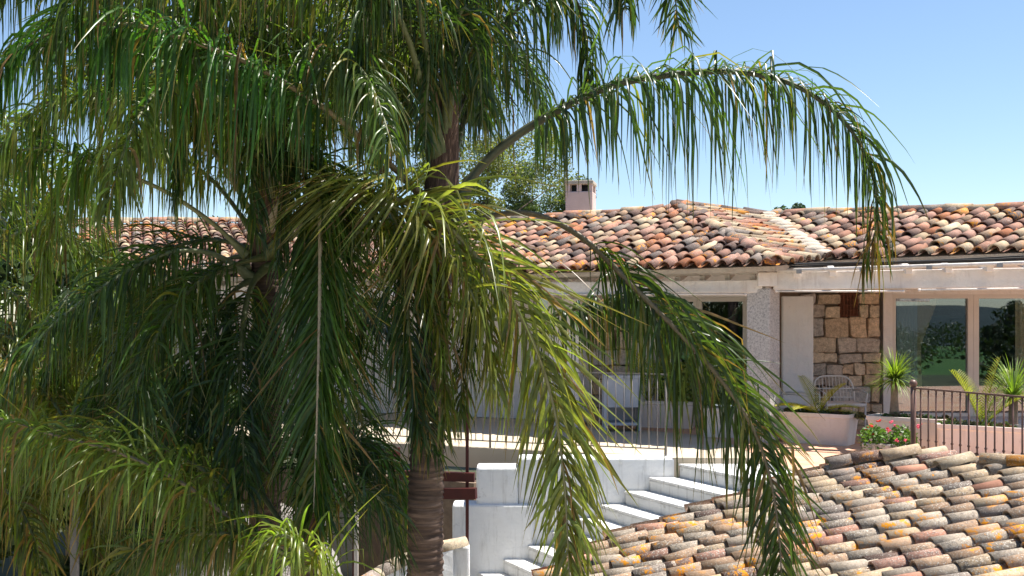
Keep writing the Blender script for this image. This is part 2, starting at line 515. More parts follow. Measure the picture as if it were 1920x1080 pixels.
def barrel_geom(L, r0, r1, th=0.016, seg=9, flat=0.92, sag=0.0):
    """half-barrel cover tile, wide end at x=0 (down the slope), axis +x, crown +z"""
    V = []; F = []
    for (x, r) in ((0, r0), (L, r1)):
        for rr in (r, r - th):
            for k in range(seg + 1):
                a = math.pi * k / seg
                V.append((x, -rr * math.cos(a), rr * flat * math.sin(a) + sag))
    s = seg + 1
    for k in range(seg):
        F.append((k, k + 1, 2 * s + k + 1, 2 * s + k))            # outside
        F.append((s + k, 3 * s + k, 3 * s + k + 1, s + k + 1))    # inside
        F.append((k, s + k, s + k + 1, k + 1))                    # lower rim
        F.append((2 * s + k, 2 * s + k + 1, 3 * s + k + 1, 3 * s + k))
    return V, F

TILE_MESH = {}
TILE_USE = []
def tile_mesh(kind, L, r0, r1, crust):
    lv = round(random.Random(len(TILE_USE)).uniform(-.5, 2.49)); TILE_USE.append(1)
    key = (kind, L, r0, crust, lv)
    if key not in TILE_MESH:
        f_ = (.78, 1.0, 1.2)[lv]
        V, F = barrel_geom(L * (.96, 1, 1.05)[lv], r0 * (.95, 1, 1.05)[lv], r1, flat=(.84, .93, 1.0)[lv])
        mb = MB().add(V, F, (PAL[kind][0] * f_, PAL[kind][1] * f_, PAL[kind][2] * f_, crust))
        TILE_MESH[key] = (mb.mesh('roof_tile', M['tile'], smooth=True), V, F)
        me = TILE_MESH[key][0]
        sm = [True] * len(me.polygons)
        me.polygons.foreach_set('use_smooth', sm)
    return TILE_MESH[key]

def plane3(a, b, c):
    n = (b - a).cross(c - a).normalized()
    if n.z < 0: n = -n
    return a.copy(), n

def on_plane(pl, px, py):
    p0, n = pl
    d = P(px, py, 1.0) - Vector((0, 0, EYE))
    e = Vector((0, 0, EYE))
    t = (p0 - e).dot(n) / d.dot(n)
    return e + d * t

def roof_facet(pl, poly3, cpx, cpy, slope, pitch, expo, L, r0, r1, weights, crusts, rng, uphill_right=True):
    """returns list of (matrix, kind, crust) for cover tiles and an MB of channel tiles.
    slope: rise of the barrels in the photo, dy/dx"""
    p0, n = pl
    c = on_plane(pl, cpx, cpy)
    c2 = on_plane(pl, cpx + 20 * math.cos(slope), cpy - 20 * math.sin(slope))
    d = (c2 - c).normalized()
    if d.z < 0: d = -d
    e = n.cross(d).normalized()
    q = [((p - c).dot(d), (p - c).dot(e)) for p in poly3]
    t0 = min(t for s, t in q); t1 = max(t for s, t in q)
    tiles = []; ch = MB()
    kinds = list(weights.keys()); ws = list(weights.values())
    t = t0 + pitch * 0.5
    while t < t1:
        xs = []
        for i in range(len(q)):
            (sa, ta), (sb, tb) = q[i], q[(i + 1) % len(q)]
            if (ta - t) * (tb - t) < 0:
                xs.append(sa + (sb - sa) * (t - ta) / (tb - ta))
        xs.sort()
        for k in range(0, len(xs) - 1, 2):
            s0, s1 = xs[k], xs[k + 1]
            s = s0 - 0.05 + rng.uniform(-0.02, 0.02)
            wob = rng.uniform(-0.012, 0.012)
            while s < s1 - expo * 0.35:
                kind = rng.choices(kinds, ws)[0]
                tilt = -math.atan2(r0 * 0.19, expo) + rng.gauss(0, 0.022)
                yaw = rng.gauss(0, 0.045)
                X = (d * math.cos(tilt) + n * -math.sin(-tilt)).normalized()
                X = (X + e * yaw).normalized()
                Zz = (n - X * n.dot(X)).normalized()
                Y = Zz.cross(X)
                pp = c + d * s + e * (t + wob + rng.gauss(0, 0.006)) + n * (0.055 + rng.uniform(-.004, .006))
                m = Matrix((X, Y, Zz)).transposed().to_4x4(); m.translation = pp
                tiles.append((m, kind, rng.choice(crusts)))
                s += expo * rng.uniform(0.93, 1.07)
            # channel tile course below, concave, half a pitch aside
            tt = t + pitch * 0.5
            sc = s0 - 0.06
            while sc < s1:
                kind = rng.choices(kinds, ws)[0]
                se = min(sc + L, s1 + .05)
                seg = 5; vs = []
                for (ss, up) in ((sc, 0.02), (se, 0.0)):
                    for j in range(seg + 1):
                        a = math.pi * j / seg
                        vs.append(c + d * ss + e * (tt - r0 * math.cos(a)) + n * (0.075 + up - r0 * 0.75 * math.sin(a)))
                fs = [(j, j + 1, seg + 2 + j, seg + 1 + j) for j in range(seg)]
                ch.add(vs, fs, (PAL[kind][0] * .5, PAL[kind][1] * .36, PAL[kind][2] * .3, 0.5))  # tint darkened: shade in the gaps put into colour, plus settled dirt
                sc += expo
        t += pitch * rng.uniform(0.97, 1.03)
    return tiles, ch

def emit_tiles(tiles, parent_of, L, r0, r1, limit, stuff_parent):
    """the tiles that show largest become objects of their own, the others one joined part"""
    def score(m):
        p = m.translation
        u = p.x / p.y * FPX + 960; v = HOR - (p.z - EYE) / p.y * FPX
        off = 0 if (-20 < u < 1940 and v < 1100) else 100
        if u < 600: off += 40
        return p.y + off
    tiles = sorted(tiles, key=lambda t: score(t[0]))
    for m, kind, cr, par in tiles[:limit]:
        me = tile_mesh(kind, L, r0, r1, cr)[0]
        o = bpy.data.objects.new('roof_tile', me); COL.objects.link(o)
        o.parent = par; o.matrix_basis = m
    rest = {}
    for m, kind, cr, par in tiles[limit:]:
        _, V, F = tile_mesh(kind, L, r0, r1, cr)
        rest.setdefault(par.name, (par, MB()))[1].add([m @ Vector(v) for v in V], F, (*PAL[kind], cr))
    for par, mb in rest.values():
        mb.obj('more_roof_tiles', M['tile'], par, smooth=True, kind='stuff')

# villa -------------------------------------------------------------------------
villa = thing('villa', (3, 18, 0), 'low white villa with weathered clay tile roof, timber porch and sliding glass doors', 'house')
rng = random.Random(7)
v_bot = P(1545, 489, 15.5)
hipb = P(1455, 499, 14.7)
apex = P(1268, 390, 19.0)
pl2 = plane3(apex, hipb, v_bot)
v_top = on_plane(pl2, 1436, 410)
pl1 = plane3(apex, hipb, P(925, 516, 17.2))
pl3 = plane3(v_bot, P(1920, 474, 13.9), v_top)
pl0 = plane3(P(240, 518, 17.8), P(700, 518, 18.4), P(300, 420, 23.0))
faces = []
poly3 = [v_bot, P(1920, 474, 13.9), on_plane(pl3, 2300, 462), on_plane(pl3, 2250, 394), on_plane(pl3, 1920, 398), on_plane(pl3, 1640, 404), v_top]
poly2 = [apex, hipb, v_bot, v_top, on_plane(pl2, 1350, 399)]
poly1 = [on_plane(pl1, 690, 523), on_plane(pl1, 925, 516), hipb, apex, on_plane(pl1, 1205, 403), on_plane(pl1, 1060, 411), on_plane(pl1, 870, 424), on_plane(pl1, 690, 430)]
poly0 = [P(150, 518, 17.7), on_plane(pl0, 690, 520), on_plane(pl0, 690, 420), on_plane(pl0, 150, 420)]
W1 = {'cream': 3.2, 'pale': .5, 'pink': 3.2, 'orange': 2.2, 'umber': 4.0, 'grey': 2.4, 'dark': 1.2, 'rose': 6, 'ochre': .5, 'tan': 3}
W3 = {'cream': 3.2, 'pale': .7, 'pink': 3.0, 'orange': 2.4, 'umber': 4.2, 'grey': 1.4, 'dark': 1.2, 'rose': 6, 'ochre': .3, 'tan': 3}
W2 = {'cream': 6, 'pale': 4, 'pink': 3, 'orange': .8, 'umber': 1, 'grey': 1.5, 'rose': 3, 'ochre': .4}
all_t = []
TL, TR0, TR1 = 0.43, 0.089, 0.075
for pl, poly, cx, cy, sl, w in ((pl1, poly1, 1150, 460, R(31), W1), (pl2, poly2, 1420, 450, R(-14), W2), (pl3, poly3, 1720, 440, R(30), W3), (pl0, poly0, 350, 470, R(105), W3)):
    p0, n = pl
    base = MB().slab([p - n * 0.0 for p in poly], -n * 0.07).obj('roof', M['sealing'], villa)
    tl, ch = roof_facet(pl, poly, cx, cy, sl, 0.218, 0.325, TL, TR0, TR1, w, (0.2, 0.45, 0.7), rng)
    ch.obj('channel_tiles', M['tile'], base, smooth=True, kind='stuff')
    all_t += [(m, k, c, base) for m, k, c in tl]
    faces.append(base)
emit_tiles(all_t, None, TL, TR0, TR1, 290, None)

def ridge_caps(parent, pts, rng, kinds, r=0.11, L=0.40):
    pts = [Vector(p) for p in pts]
    for a, b in zip(pts[:-1], pts[1:]):
        ln = (b - a).length; d = (b - a).normalized(); k = max(1, int(ln / 0.34))
        for i in range(k):
            pp = a + d * (ln * i / k)
            X = (d + Vector((rng.gauss(0, .02), rng.gauss(0, .02), rng.gauss(0, .025) + .03))).normalized()
            Zz = (Vector((0, 0, 1)) - X * X.z).normalized(); Y = Zz.cross(X)
            m = Matrix((X, Y, Zz)).transposed().to_4x4(); m.translation = pp + Vector((0, 0, 0.045))
            me = tile_mesh(rng.choice(kinds), L, r, r * .85, 0.45)[0]
            o = bpy.data.objects.new('ridge_tile', me); COL.objects.link(o); o.parent = parent; o.matrix_basis = m
ridge_caps(faces[0], [hipb, apex], rng, ['umber', 'grey', 'cream', 'rose', 'ochre'], 0.115)
ridge_caps(faces[0], [poly1[7], poly1[6], poly1[5], poly1[4], apex], rng, ['cream', 'rose', 'pale', 'pink'], 0.11)
ridge_caps(faces[1], [apex, poly2[4], v_top], rng, ['umber', 'dark', 'grey', 'rose'], 0.11)
ridge_caps(faces[2], [v_top, poly3[5], poly3[4], poly3[3]], rng, ['cream', 'pale', 'pink', 'umber', 'grey'], 0.115)
ridge_caps(faces[3], [poly0[3], poly0[2]], rng, ['cream', 'pale', 'pink'], 0.115)
# mortar valley between the two roofs
vm = MB(); k = 14
for i in range(k):
    p = v_bot.lerp(v_top, (i + .5) / k)
    vm.ball((p.x + rng.uniform(-.03, .03), p.y, p.z + .06), 0.19 + rng.uniform(-.03, .03), 9, 6, 0.45)
vm.obj('valley_mortar', M['sealing'], faces[1], smooth=True)

# back faces of the house so that the roof stands on something
bk = MB()
bk.prism([(12.8, 18.3), (12.8, 24), (-7.2, 24), (-7.2, 21.6), (-7.0, 21.6), (-7.0, 23.8), (12.6, 23.8), (12.6, 18.3)], 0.001, 2.5)
bk.obj('rear_wall', M['interior'], villa)
# ceiling of the rooms and porch
ce = MB().prism([(13, 15.6), (13, 23.9), (-7.2, 23.9), (-7.2, 20.3), (-2.7, 19.9), (4.2, 16.9), (5.4, 15.9)], 2.52, 2.56)
ce.obj('ceiling', M['beam'], villa)
fl = MB().prism([(12.6, 18.1), (12.6, 23.7), (-7, 23.7), (-7, 21.0), (-2.5, 20.7), (4.0, 17.75), (5.0, 18.1)], 0.01, 0.05)
fl.obj('room_floor', M['interior'], villa)
# roof gable fillers behind ridge: rear slope
for poly in (poly1, poly3, poly0):
    hi = [p for p in poly if p.z > 3.3]
    hi.sort(key=lambda p: p.x)
    mb = MB()
    for a, b in zip(hi[:-1], hi[1:]):
        mb.slab([a + Vector((0, .05, -.02)), b + Vector((0, .05, -.02)), b + Vector((1.0, 4.5, -1.5)), a + Vector((1.0, 4.5, -1.5))], (0, 0, -.05))
    mb.obj('rear_roof_slope', M['sealing'], villa)

# eaves carpentry, left wing
def lerp(a, b, t): return Vector(a).lerp(Vector(b), t)
eL = P(690, 527, 18.9); eM = P(925, 520, 17.5); eR = P(1440, 505, 15.15)
eLL = P(150, 522, 17.75)
fb = MB().beam(eM + Vector((0, .1, -.03)), eR + Vector((0, .12, -.03)), 0.05, 0.055).beam(eL + Vector((0, .1, -.03)), eM + Vector((-.01, .1, -.03)), 0.05, 0.055)
fb.obj('eaves_board', M['beam'], villa)
bl0 = P(690, 548, 18.7); bl = P(925, 541, 17.35); br = P(1432, 537, 15.25)
MB().beam(bl, br, 0.16, 0.185).obj('porch_beam', M['beam'], villa, bevel=.012)
MB().beam(bl0, bl + Vector((-.01, .005, 0)), 0.155, 0.18).obj('porch_beam', M['beam'], villa, bevel=.012)
MB().beam(P(150, 545, 18.0), P(700, 548, 18.72), 0.15, 0.2).obj('porch_beam', M['beam'], villa, bevel=.012)
for i in range(12):
    t = (i + .4) / 12
    p = lerp(eM, eR, t) + Vector((0.02, .06, -.105))
    MB().beam(p, p + Vector((.55, 1.6, .28)), 0.075, 0.085).obj('rafter', M['beam'], villa, bevel=.006)
for i in range(5):
    p = lerp(eL, eM, (i + .4) / 5) + Vector((0.02, .06, -.105))
    MB().beam(p, p + Vector((.55, 1.6, .28)), 0.075, 0.085).obj('rafter', M['beam'], villa, bevel=.006)
for i in range(14):
    p = lerp(eLL, P(690, 524, 18.5), (i + .4) / 14) + Vector((0.02, .06, -.105))
    MB().beam(p, p + Vector((.1, 1.9, .35)), 0.075, 0.085).obj('rafter', M['beam'], villa, bevel=.006)
# right wing: beam, rafters, gutter, cables, awning rods
r0_, r1_ = P(1452, 527, 15.2), P(1920, 521, 13.75)
rx = r1_ + (r1_ - r0_) * 0.9
mid = lerp(r0_, rx, .5)
MB().beam(r0_, rx, 0.15, 0.255).obj('porch_beam', M['beam'], villa, bevel=.012)
MB().beam(P(1420, 524, 15.2), P(1456, 524, 15.17), 0.2, 0.20).obj('beam_joint', M['beam'], villa, bevel=.01)
g0, g1 = P(1458, 508, 15.0), P(1920, 493, 13.55)
gx = g1 + (g1 - g0) * 0.9
MB().tube([g0, g1, gx], 0.028, 10).obj('gutter_pipe', M['beam'], villa, smooth=True)
for k, (dy, dz, rr) in enumerate(((0.02, 0.05, .016), (-.03, 0.07, .013), (.03, .085, .012))):
    pts = [g0.lerp(gx, t) + Vector((0, dy, dz + .012 * math.sin(9 * t + k))) for t in np.linspace(0, 1, 26)]
    MB().tube(pts, rr, 6).obj('cable', M['cable'], villa, smooth=True)
for i in range(12):
    p = g0.lerp(gx, (i + .55) / 12) + Vector((0, .03, -.05))
    MB().beam(p, p + Vector((.35, 1.6, .25)), 0.085, 0.10).obj('rafter', M['beam'], villa, bevel=.008)
for i in range(7):
    p = g0.lerp(gx, (i + .35) / 7) + Vector((0, -.005, -.02))
    MB().box(p, (.07, .06, .05), -.3).obj('gutter_bracket', M['metal'], villa)
for a, b in ((P(1456, 546, 15.0), P(1694, 546, 14.3)), (P(1724, 544, 14.15), P(1990, 540, 13.4)), (P(945, 552, 17.2), P(1398, 552, 15.2))):
    MB().tube([a, b], 0.014, 8).obj('awning_rod', M['beam'], villa, smooth=True)
    for q in (a, b): MB().ball(q, 0.022).obj('rod_finial', M['beam'], villa, smooth=True)

# rough-cast column
cc = P(1431, 700, 15.35)
MB().box((cc.x, cc.y, 1.10), (0.36, 0.36, 2.2), R(-37)).obj('column', M['column'], villa, bevel=.02)
c2 = P(1000, 700, 17.4)

# right facade: sliding doors ---------------------------------------------------
GY = 18.0
def X(px, D): return (px - 960) / FPX * D
step_ = MB().prism([(X(1652, GY), 17.55), (12.4, 17.3), (12.4, 18.2), (X(1652, GY), 18.2)], 0.006, 0.12)
step_.obj('door_sill', M['furnshade'], villa)
def sliding(x0, x1, y, z0, z1, fw, parent, name='sliding_door', fwr=None):
    f = MB()
    f.box(((x0 + fw / 2), y, (z0 + z1) / 2), (fw, .09, z1 - z0))
    f.box((x1 - fw / 2, y, (z0 + z1) / 2), (fw, .09, z1 - z0))
    f.box(((x0 + x1) / 2, y, z1 - .035), (x1 - x0 - 2 * fw, .085, .07))
    f.box(((x0 + x1) / 2, y, z0 + .03), (x1 - x0 - 2 * fw, .085, .06))
    fo = f.obj(name, M['frame'], parent)
    pz = MB().box(((x0 + x1) / 2, y + .01, (z0 + z1) / 2), (x1 - x0 - 2 * fw + .01, .008, z1 - z0 - .11))
    po = pz.obj('pane', M['glass'], fo)
    return fo
zt = 1.75 + (600 - 552) / FPX * GY
xa = X(1668, GY)
sliding(xa, X(1823, GY), GY, 0.125, zt, 0.09, villa)
sliding(X(1823, GY) + .004, X(1985, GY), GY, 0.125, zt, 0.09, villa)
sliding(X(1985, GY) + .004, X(2160, GY), GY, 0.125, zt, 0.09, villa)
MB().box(((X(1650, GY) + xa) / 2 - .003, GY - .03, 1.28), (xa - X(1650, GY) - .01, .26, 2.5)).obj('door_jamb', M['wallpink'], villa)
MB().box(((xa + 12.5) / 2, GY, (zt + 2.515) / 2), (12.5 - xa, .2, 2.515 - zt)).obj('lintel', M['wallpink'], villa)
MB().box(((X(2160, GY) + 12.7) / 2, GY, 1.25), (12.7 - X(2160, GY), .2, 2.5)).obj('wall', M['wallpink'], villa)

# curtains behind the glass
def curtain(x0, x1, y, z0, z1, mat, name, label, tie=None, waves=8):
    V = []; F = []; nx, nz = waves * 6, 14
    for j in range(nz + 1):
        t = j / nz
        for i in range(nx + 1):
            s = i / nx
            w = 1.0
            xx = x0 + (x1 - x0) * s
            if tie is not None:
                k = max(0.0, 1 - ((1 - t) / tie)) if t > 1 - tie else 0.0
                wid = 0.16 + 0.84 * k
                if t < 1 - tie: wid = 0.16 + 0.1 * (1 - tie - t)
                xx = x0 + (x1 - x0) * s * wid
            V.append((xx, y + 0.035 * math.sin(s * waves * 2 * math.pi), z0 + (z1 - z0) * t))
    for j in range(nz):
        for i in range(nx):
            a = j * (nx + 1) + i
            F.append((a, a + 1, a + nx + 2, a + nx + 1))
    o = MB().add(V, F).obj(name, mat, None, smooth=True)
    so = o.modifiers.new('thickness', 'SOLIDIFY'); so.thickness = 0.004
    tag(o, label, 'curtain')
curtain(X(1679, 18.2), X(1716, 18.2), 18.12, 0.13, 2.2, M['sheer'], 'sheer_curtain', 'sheer pale blue-grey curtain hanging straight beside the stone wall')
curtain(X(1708, 18.4), X(1752, 18.4), 18.14, 0.13, 2.2, M['curtain'], 'tied_curtain', 'cream curtain tied back behind the pane with the sheer curtain', tie=0.42)
curtain(X(1905, 18.4), X(1975, 18.4), 18.42, 0.13, 2.2, M['curtain'], 'tied_curtain', 'cream curtain at the outer edge of the far sliding pane', waves=6)

# stone wall panel ----------------------------------------------------------------
def stone_wall(x0, x1, y, z0, z1, rows, parent, rng, skip=None, wid=(0.17, 0.46)):
    w = MB().box(((x0 + x1) / 2, y + .16, (z0 + z1) / 2), (x1 - x0, .2, z1 - z0)).obj('stone_wall', M['stone_back'], parent)
    cols = [(0.64, 0.47, 0.32), (0.68, 0.54, 0.39), (0.58, 0.50, 0.43), (0.56, 0.51, 0.47), (0.66, 0.48, 0.32), (0.54, 0.45, 0.37)]
    z = z0
    while z < z1 - 0.05:
        h = min(rng.uniform(0.17, 0.29), z1 - z)
        if skip and z < skip[2] - .05 and z + h > skip[2] - .1: h = skip[2] - z
        x = x0
        while x < x1 - 0.04:
            ww = min(rng.uniform(*wid), x1 - x)
            if x1 - (x + ww) < 0.12: ww = x1 - x
            if skip and x + ww > skip[0] + .001 and x < skip[1] - .001 and z + h > skip[2] + .01 and z < skip[3]:
                if x < skip[0] - .08: ww = skip[0] - x
                else:
                    x = skip[1]; continue
            g_ = 0.004
            a, b, c_, d_ = x + g_, x + ww - g_, z + g_, z + h - g_
            j = lambda: rng.uniform(-.024, .024)
            pr = rng.uniform(0.015, 0.05)
            fr = [(a + j(), c_ + j()), (b + j(), c_ + j()), (b + j(), d_ + j()), (a + j(), d_ + j())]
            oct_ = []
            for i in range(4):
                p, q = fr[i], fr[(i + 1) % 4]
                oct_.append((p[0] * .92 + q[0] * .08, p[1] * .92 + q[1] * .08))
                oct_.append(((p[0] + q[0]) / 2 + j() * .7, (p[1] + q[1]) / 2 + j() * .7))
                oct_.append((p[0] * .08 + q[0] * .92, p[1] * .08 + q[1] * .92))
            mx, mz = (a + b) / 2, (c_ + d_) / 2
            nn = len(oct_)
            vs = [(p[0], y + .07, p[1]) for p in oct_]
            vs += [(p[0], y - pr + .03, p[1]) for p in oct_]
            vs += [(mx + (p[0] - mx) * .92, y - pr + rng.uniform(-.012, .012), mz + (p[1] - mz) * .90) for p in oct_]
            fs = [tuple(2 * nn + i for i in range(nn))]
            for r_ in range(2):
                fs += [(r_ * nn + i, r_ * nn + (i + 1) % nn, (r_ + 1) * nn + (i + 1) % nn, (r_ + 1) * nn + i) for i in range(nn)]
            cc_ = rng.choice(cols); s_ = rng.uniform(.85, 1.15)
            MB().add(vs, fs, (cc_[0] * s_, cc_[1] * s_, cc_[2] * s_, 1)).obj('stone', M['stone'], w)
            x += ww
        z += h
    return w
M['stone_back'] = surf('dark_joint_and_shade', (0.26, 0.19, 0.135), (0.16, 0.115, 0.085), 10, 0.95)
SY = 17.75
ncx0, ncx1 = X(1573, SY), X(1610, SY)
ncz0, ncz1 = 1.75 + (600 - 596) / FPX * SY, 1.75 + (600 - 548) / FPX * SY
sw = stone_wall(X(1500, SY), X(1651, SY), SY, 0.01, 2.5, 11, villa, random.Random(21), (ncx0, ncx1, ncz0, ncz1))
nb = MB()
nb.box(((ncx0 + ncx1) / 2, SY + .05, (ncz0 + ncz1) / 2), (ncx1 - ncx0, .02, ncz1 - ncz0))
for i in range(6):
    nb.box((ncx0 + (ncx1 - ncx0) * (i + .5) / 6, SY - .0, (ncz0 + ncz1) / 2), (.016, .016, ncz1 - ncz0))
for i in range(5):
    nb.box(((ncx0 + ncx1) / 2, SY - .012, ncz0 + (ncz1 - ncz0) * (i + .5) / 5), (ncx1 - ncx0, .012, .016))
nb.obj('rusty_grille', M['rust'], sw)
# plain white screen wall beside the column
MB().box(((X(1470, 16.6) + X(1526, 16.6)) / 2, 16.7, 1.06), (X(1526, 16.6) - X(1470, 16.6), .2, 2.12), R(-8)).obj('screen_wall', M['wallpink'], villa, bevel=.01)
MB().box((X(1480, 17.3), 17.9, 1.25), (1.0, .2, 2.5)).obj('wall', M['stone_back'], villa)

# left facade -----------------------------------------------------------------------
A_, B_ = Vector((4.05, 17.15, 0)), Vector((-2.6, 20.15, 0))
fd = (B_ - A_).normalized(); fang = math.atan2(fd.y, fd.x)
def on_facade(px):
    # photo column -> distance along the facade line from A_
    u = (px - 960) / FPX
    # A + t*fd : x = u*y
    t = (u * A_.y - A_.x) / (fd.x - u * fd.y)
    return t
def fbox(t0, t1, z0, z1, th, mat, name, parent, off=0.0):
    c = A_ + fd * ((t0 + t1) / 2)
    nrm = Vector((fd.y, -fd.x, 0))
    if nrm.y > 0: nrm = -nrm
    c = c + nrm * off
    return MB().box((c.x, c.y, (z0 + z1) / 2), (abs(t1 - t0), th, z1 - z0), fang).obj(name, mat, parent)
tg0, tg1, tg2, tg3 = on_facade(1402), on_facade(1309), on_facade(1228), on_facade(1190)
ztl = 2.12
fbox(-.1, tg2, ztl, 2.5, .2, M['wallpink'], 'lintel', villa)
for a, b in ((tg0, tg1), (tg1, tg2)):
    fr = fbox(a, a + .07, .02, ztl - .001, .09, M['frame'], 'sliding_door', villa)
    fbox(b - .07, b - .004, .02, ztl - .001, .09, M['frame'], 'door_stile', fr)
    fbox(a + .071, b - .071, ztl - .07, ztl - .002, .08, M['frame'], 'door_rail', fr)
    fbox(a + .071, b - .071, .02, .09, .08, M['frame'], 'door_rail', fr)
    fbox(a + .065, b - .065, .085, ztl - .065, .008, M['glass'], 'pane', fr)
fbox(-.1, tg0 - .004, .01, ztl - .002, .2, M['wallpink'], 'wall', villa)
tw0, tw1 = on_facade(1036), on_facade(1004)
fbox(tg2 + .002, tw0, .01, 2.5, .2, M['wallpink'], 'wall', villa)
fbox(tw0 + .002, tw1, .01, 1.75, .2, M['wallpink'], 'wall', villa)
fbox(tw0 + .002, tw1, 2.22, 2.5, .2, M['wallpink'], 'wall', villa)
wf = fbox(tw0 + .004, tw0 + .05, 1.755, 2.215, .12, M['frame'], 'window', villa)
fbox(tw1 - .05, tw1 - .004, 1.755, 2.215, .12, M['frame'], 'window_stile', wf)
fbox(tw0 + .05, tw1 - .05, 1.76, 2.21, .01, M['glass'], 'pane', wf)
fbox(tw1 + .002, (B_ - A_).length, .01, 2.5, .2, M['wallpink'], 'wall', villa)
MB().box((-4.9, 20.25, 1.25), (4.7, .2, 2.5)).obj('wall', M['wallpink'], villa)
# screen wall and stone pier on the left porch
p = P(1060, 700, 17.6)
MB().box((p.x, p.y, 1.05), (0.56, .18, 2.1), R(-25)).obj('screen_wall', M['wallpink'], villa, bevel=.01)
stone_wall(X(1112, 17.9), X(1192, 17.9), 17.9, 0.01, 2.45, 11, villa, random.Random(5))

# chimney
ch = P(1089, 408, 20.5)
cw = 0.52
ck = thing('chimney', (ch.x, ch.y, ch.z), 'pale pink plastered chimney with dark smoke slots on the clay roof', 'chimney')
ch_top = 1.75 + (600 - 340) / FPX * 20.5
MB().box((ch.x, ch.y, (ch.z - 0.4 + ch_top - .22) / 2), (cw, .5, ch_top - .22 - ch.z + .4), R(-12)).obj('stack', M['chimney'], ck, bevel=.02)
for sx in (-1, 0, 1):
    for sy in (-1, 1):
        q = Matrix.Rotation(R(-12), 3, 'Z') @ Vector((sx * (cw / 2 - .045), sy * .2, 0))
        MB().box((ch.x + q.x, ch.y + q.y, ch_top - .15), (.085, .085, .14), R(-12)).obj('pillar', M['chimney'], ck)
MB().box((ch.x, ch.y, ch_top - .05), (cw + .03, .53, .07), R(-12)).obj('cap', M['sealing'], ck, bevel=.01)
MB().box((ch.x, ch.y + .02, ch_top - .15), (cw - .2, .2, .139), R(-12)).obj('flue', M['cable'], ck)

# ------------------------------------------------------------------ lower outbuilding with the near roof
A3, B3 = 0.21, 0.205
zc = -4.56
def near_z(x, y): return EYE + zc + A3 * x + B3 * y
pN = (Vector((0, 0, EYE + zc)), Vector((-A3, -B3, 1)).normalized())
out = thing('outbuilding', (4.5, 9.5, GZ), 'low outbuilding under a lichen-spotted grey clay tile roof below the terrace', 'outbuilding')
polyN = [on_plane(pN, *q) for q in ((985, 1112), (1145, 1022), (1325, 962), (1538, 892), (1600, 866), (1735, 858), (1800, 870), (2020, 882), (2120, 1250), (905, 1250))]
nbase = MB().slab([p - pN[1] * 0.0 for p in polyN], -pN[1] * 0.08).obj('roof', M['sealing'], out)
WN = {'stone': 6.0, 'grey': 1.6, 'cream': 4.0, 'pink': 1.5, 'rose': 1.2, 'umber': .6, 'tan': 4.5, 'pale': .6}
rngN = random.Random(12)
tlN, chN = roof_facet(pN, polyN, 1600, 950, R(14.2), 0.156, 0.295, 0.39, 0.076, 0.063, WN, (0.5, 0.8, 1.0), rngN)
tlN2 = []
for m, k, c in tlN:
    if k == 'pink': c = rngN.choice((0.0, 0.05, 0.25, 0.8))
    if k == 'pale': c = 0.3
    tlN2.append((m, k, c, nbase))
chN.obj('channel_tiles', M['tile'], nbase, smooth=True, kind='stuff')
emit_tiles(tlN2, None, 0.39, 0.076, 0.063, 300, None)
# loose cap tiles along the top
for (ax, ay, bx, by, k) in ((1655, 858, 1737, 840, 'cream'), (1760, 876, 1842, 852, 'pale'), (1556, 872, 1600, 862, 'grey'), (1600, 862, 1650, 855, 'umber'), (1842, 862, 1890, 864, 'cream'), (1890, 868, 1945, 866, 'ochre')):
    a = on_plane(pN, ax, ay + 22) ; b = on_plane(pN, bx, by + 22)
    d = (b - a).normalized(); Zz = (pN[1] - d * pN[1].dot(d)).normalized(); Y = Zz.cross(d)
    mm = Matrix((d, Y, Zz)).transposed().to_4x4(); mm.translation = a + pN[1] * .12
    o = bpy.data.objects.new('ridge_tile', tile_mesh(k, 0.40, 0.088, 0.074, 0.5)[0]); COL.objects.link(o); o.parent = nbase; o.matrix_basis = mm
# walls under the roof
mbw = MB()
wp = [polyN[i] for i in (9, 1, 3, 5, 7, 8)]
cx_ = sum(p.x for p in wp) / 6; cy_ = sum(p.y for p in wp) / 6
ins = [Vector((cx_ + (p.x - cx_) * .93, cy_ + (p.y - cy_) * .93, p.z - .18)) for p in wp]
n_ = len(ins)
mbw.add([(p.x, p.y, GZ - .05) for p in ins] + [tuple(p) for p in ins], [(i, (i + 1) % n_, n_ + (i + 1) % n_, n_ + i) for i in range(n_)] + [tuple(range(n_, 2 * n_))])
mbw.obj('wall', M['white'], out)

# ------------------------------------------------------------------ white retaining wall, staircase
WY = 13.62
rw = thing('retaining_wall', (0.5, WY, GZ), 'whitewashed stepped retaining wall below the terrace railing', 'wall')
def wallblock(px0, px1, pytop, D, depth, zb=GZ - .05, name='wall_block', x1=None):
    z = EYE - (pytop - HOR) / FPX * D
    xa_, xb_ = X(px0, D), X(px1, D)
    MB().box(((xa_ + xb_) / 2, D + depth / 2, (z + zb) / 2), (xb_ - xa_, depth, z - zb)).obj(name, M['white'], rw, bevel=.03)
wallblock(972, 1268, 858, 13.55, .35)
wallblock(893, 971.5, 876, 13.535, .4)
wallblock(848, 999, 946, 13.5, .345)
wallblock(832, 880, 1024, 12.9, .19)
# side wall under the terrace edge that goes back to the left
a, b = Vector((-.45, 13.9, 0)), Vector((-7.4, 17.5, 0))
d = (b - a); ang = math.atan2(d.y, d.x)
MB().box(((a.x + b.x) / 2, (a.y + b.y) / 2 + .42, (GZ - .28) / 2 - .14), (d.length, .25, -GZ - .29), ang).obj('wall_block', M['stone_back'], rw)  # dark tone puts the shade under the terrace into the wall colour
MB().box((3.25, 12.7, (GZ - .02) / 2), (.14, 1.55, -GZ - .02)).obj('wall_block', M['white'], rw)
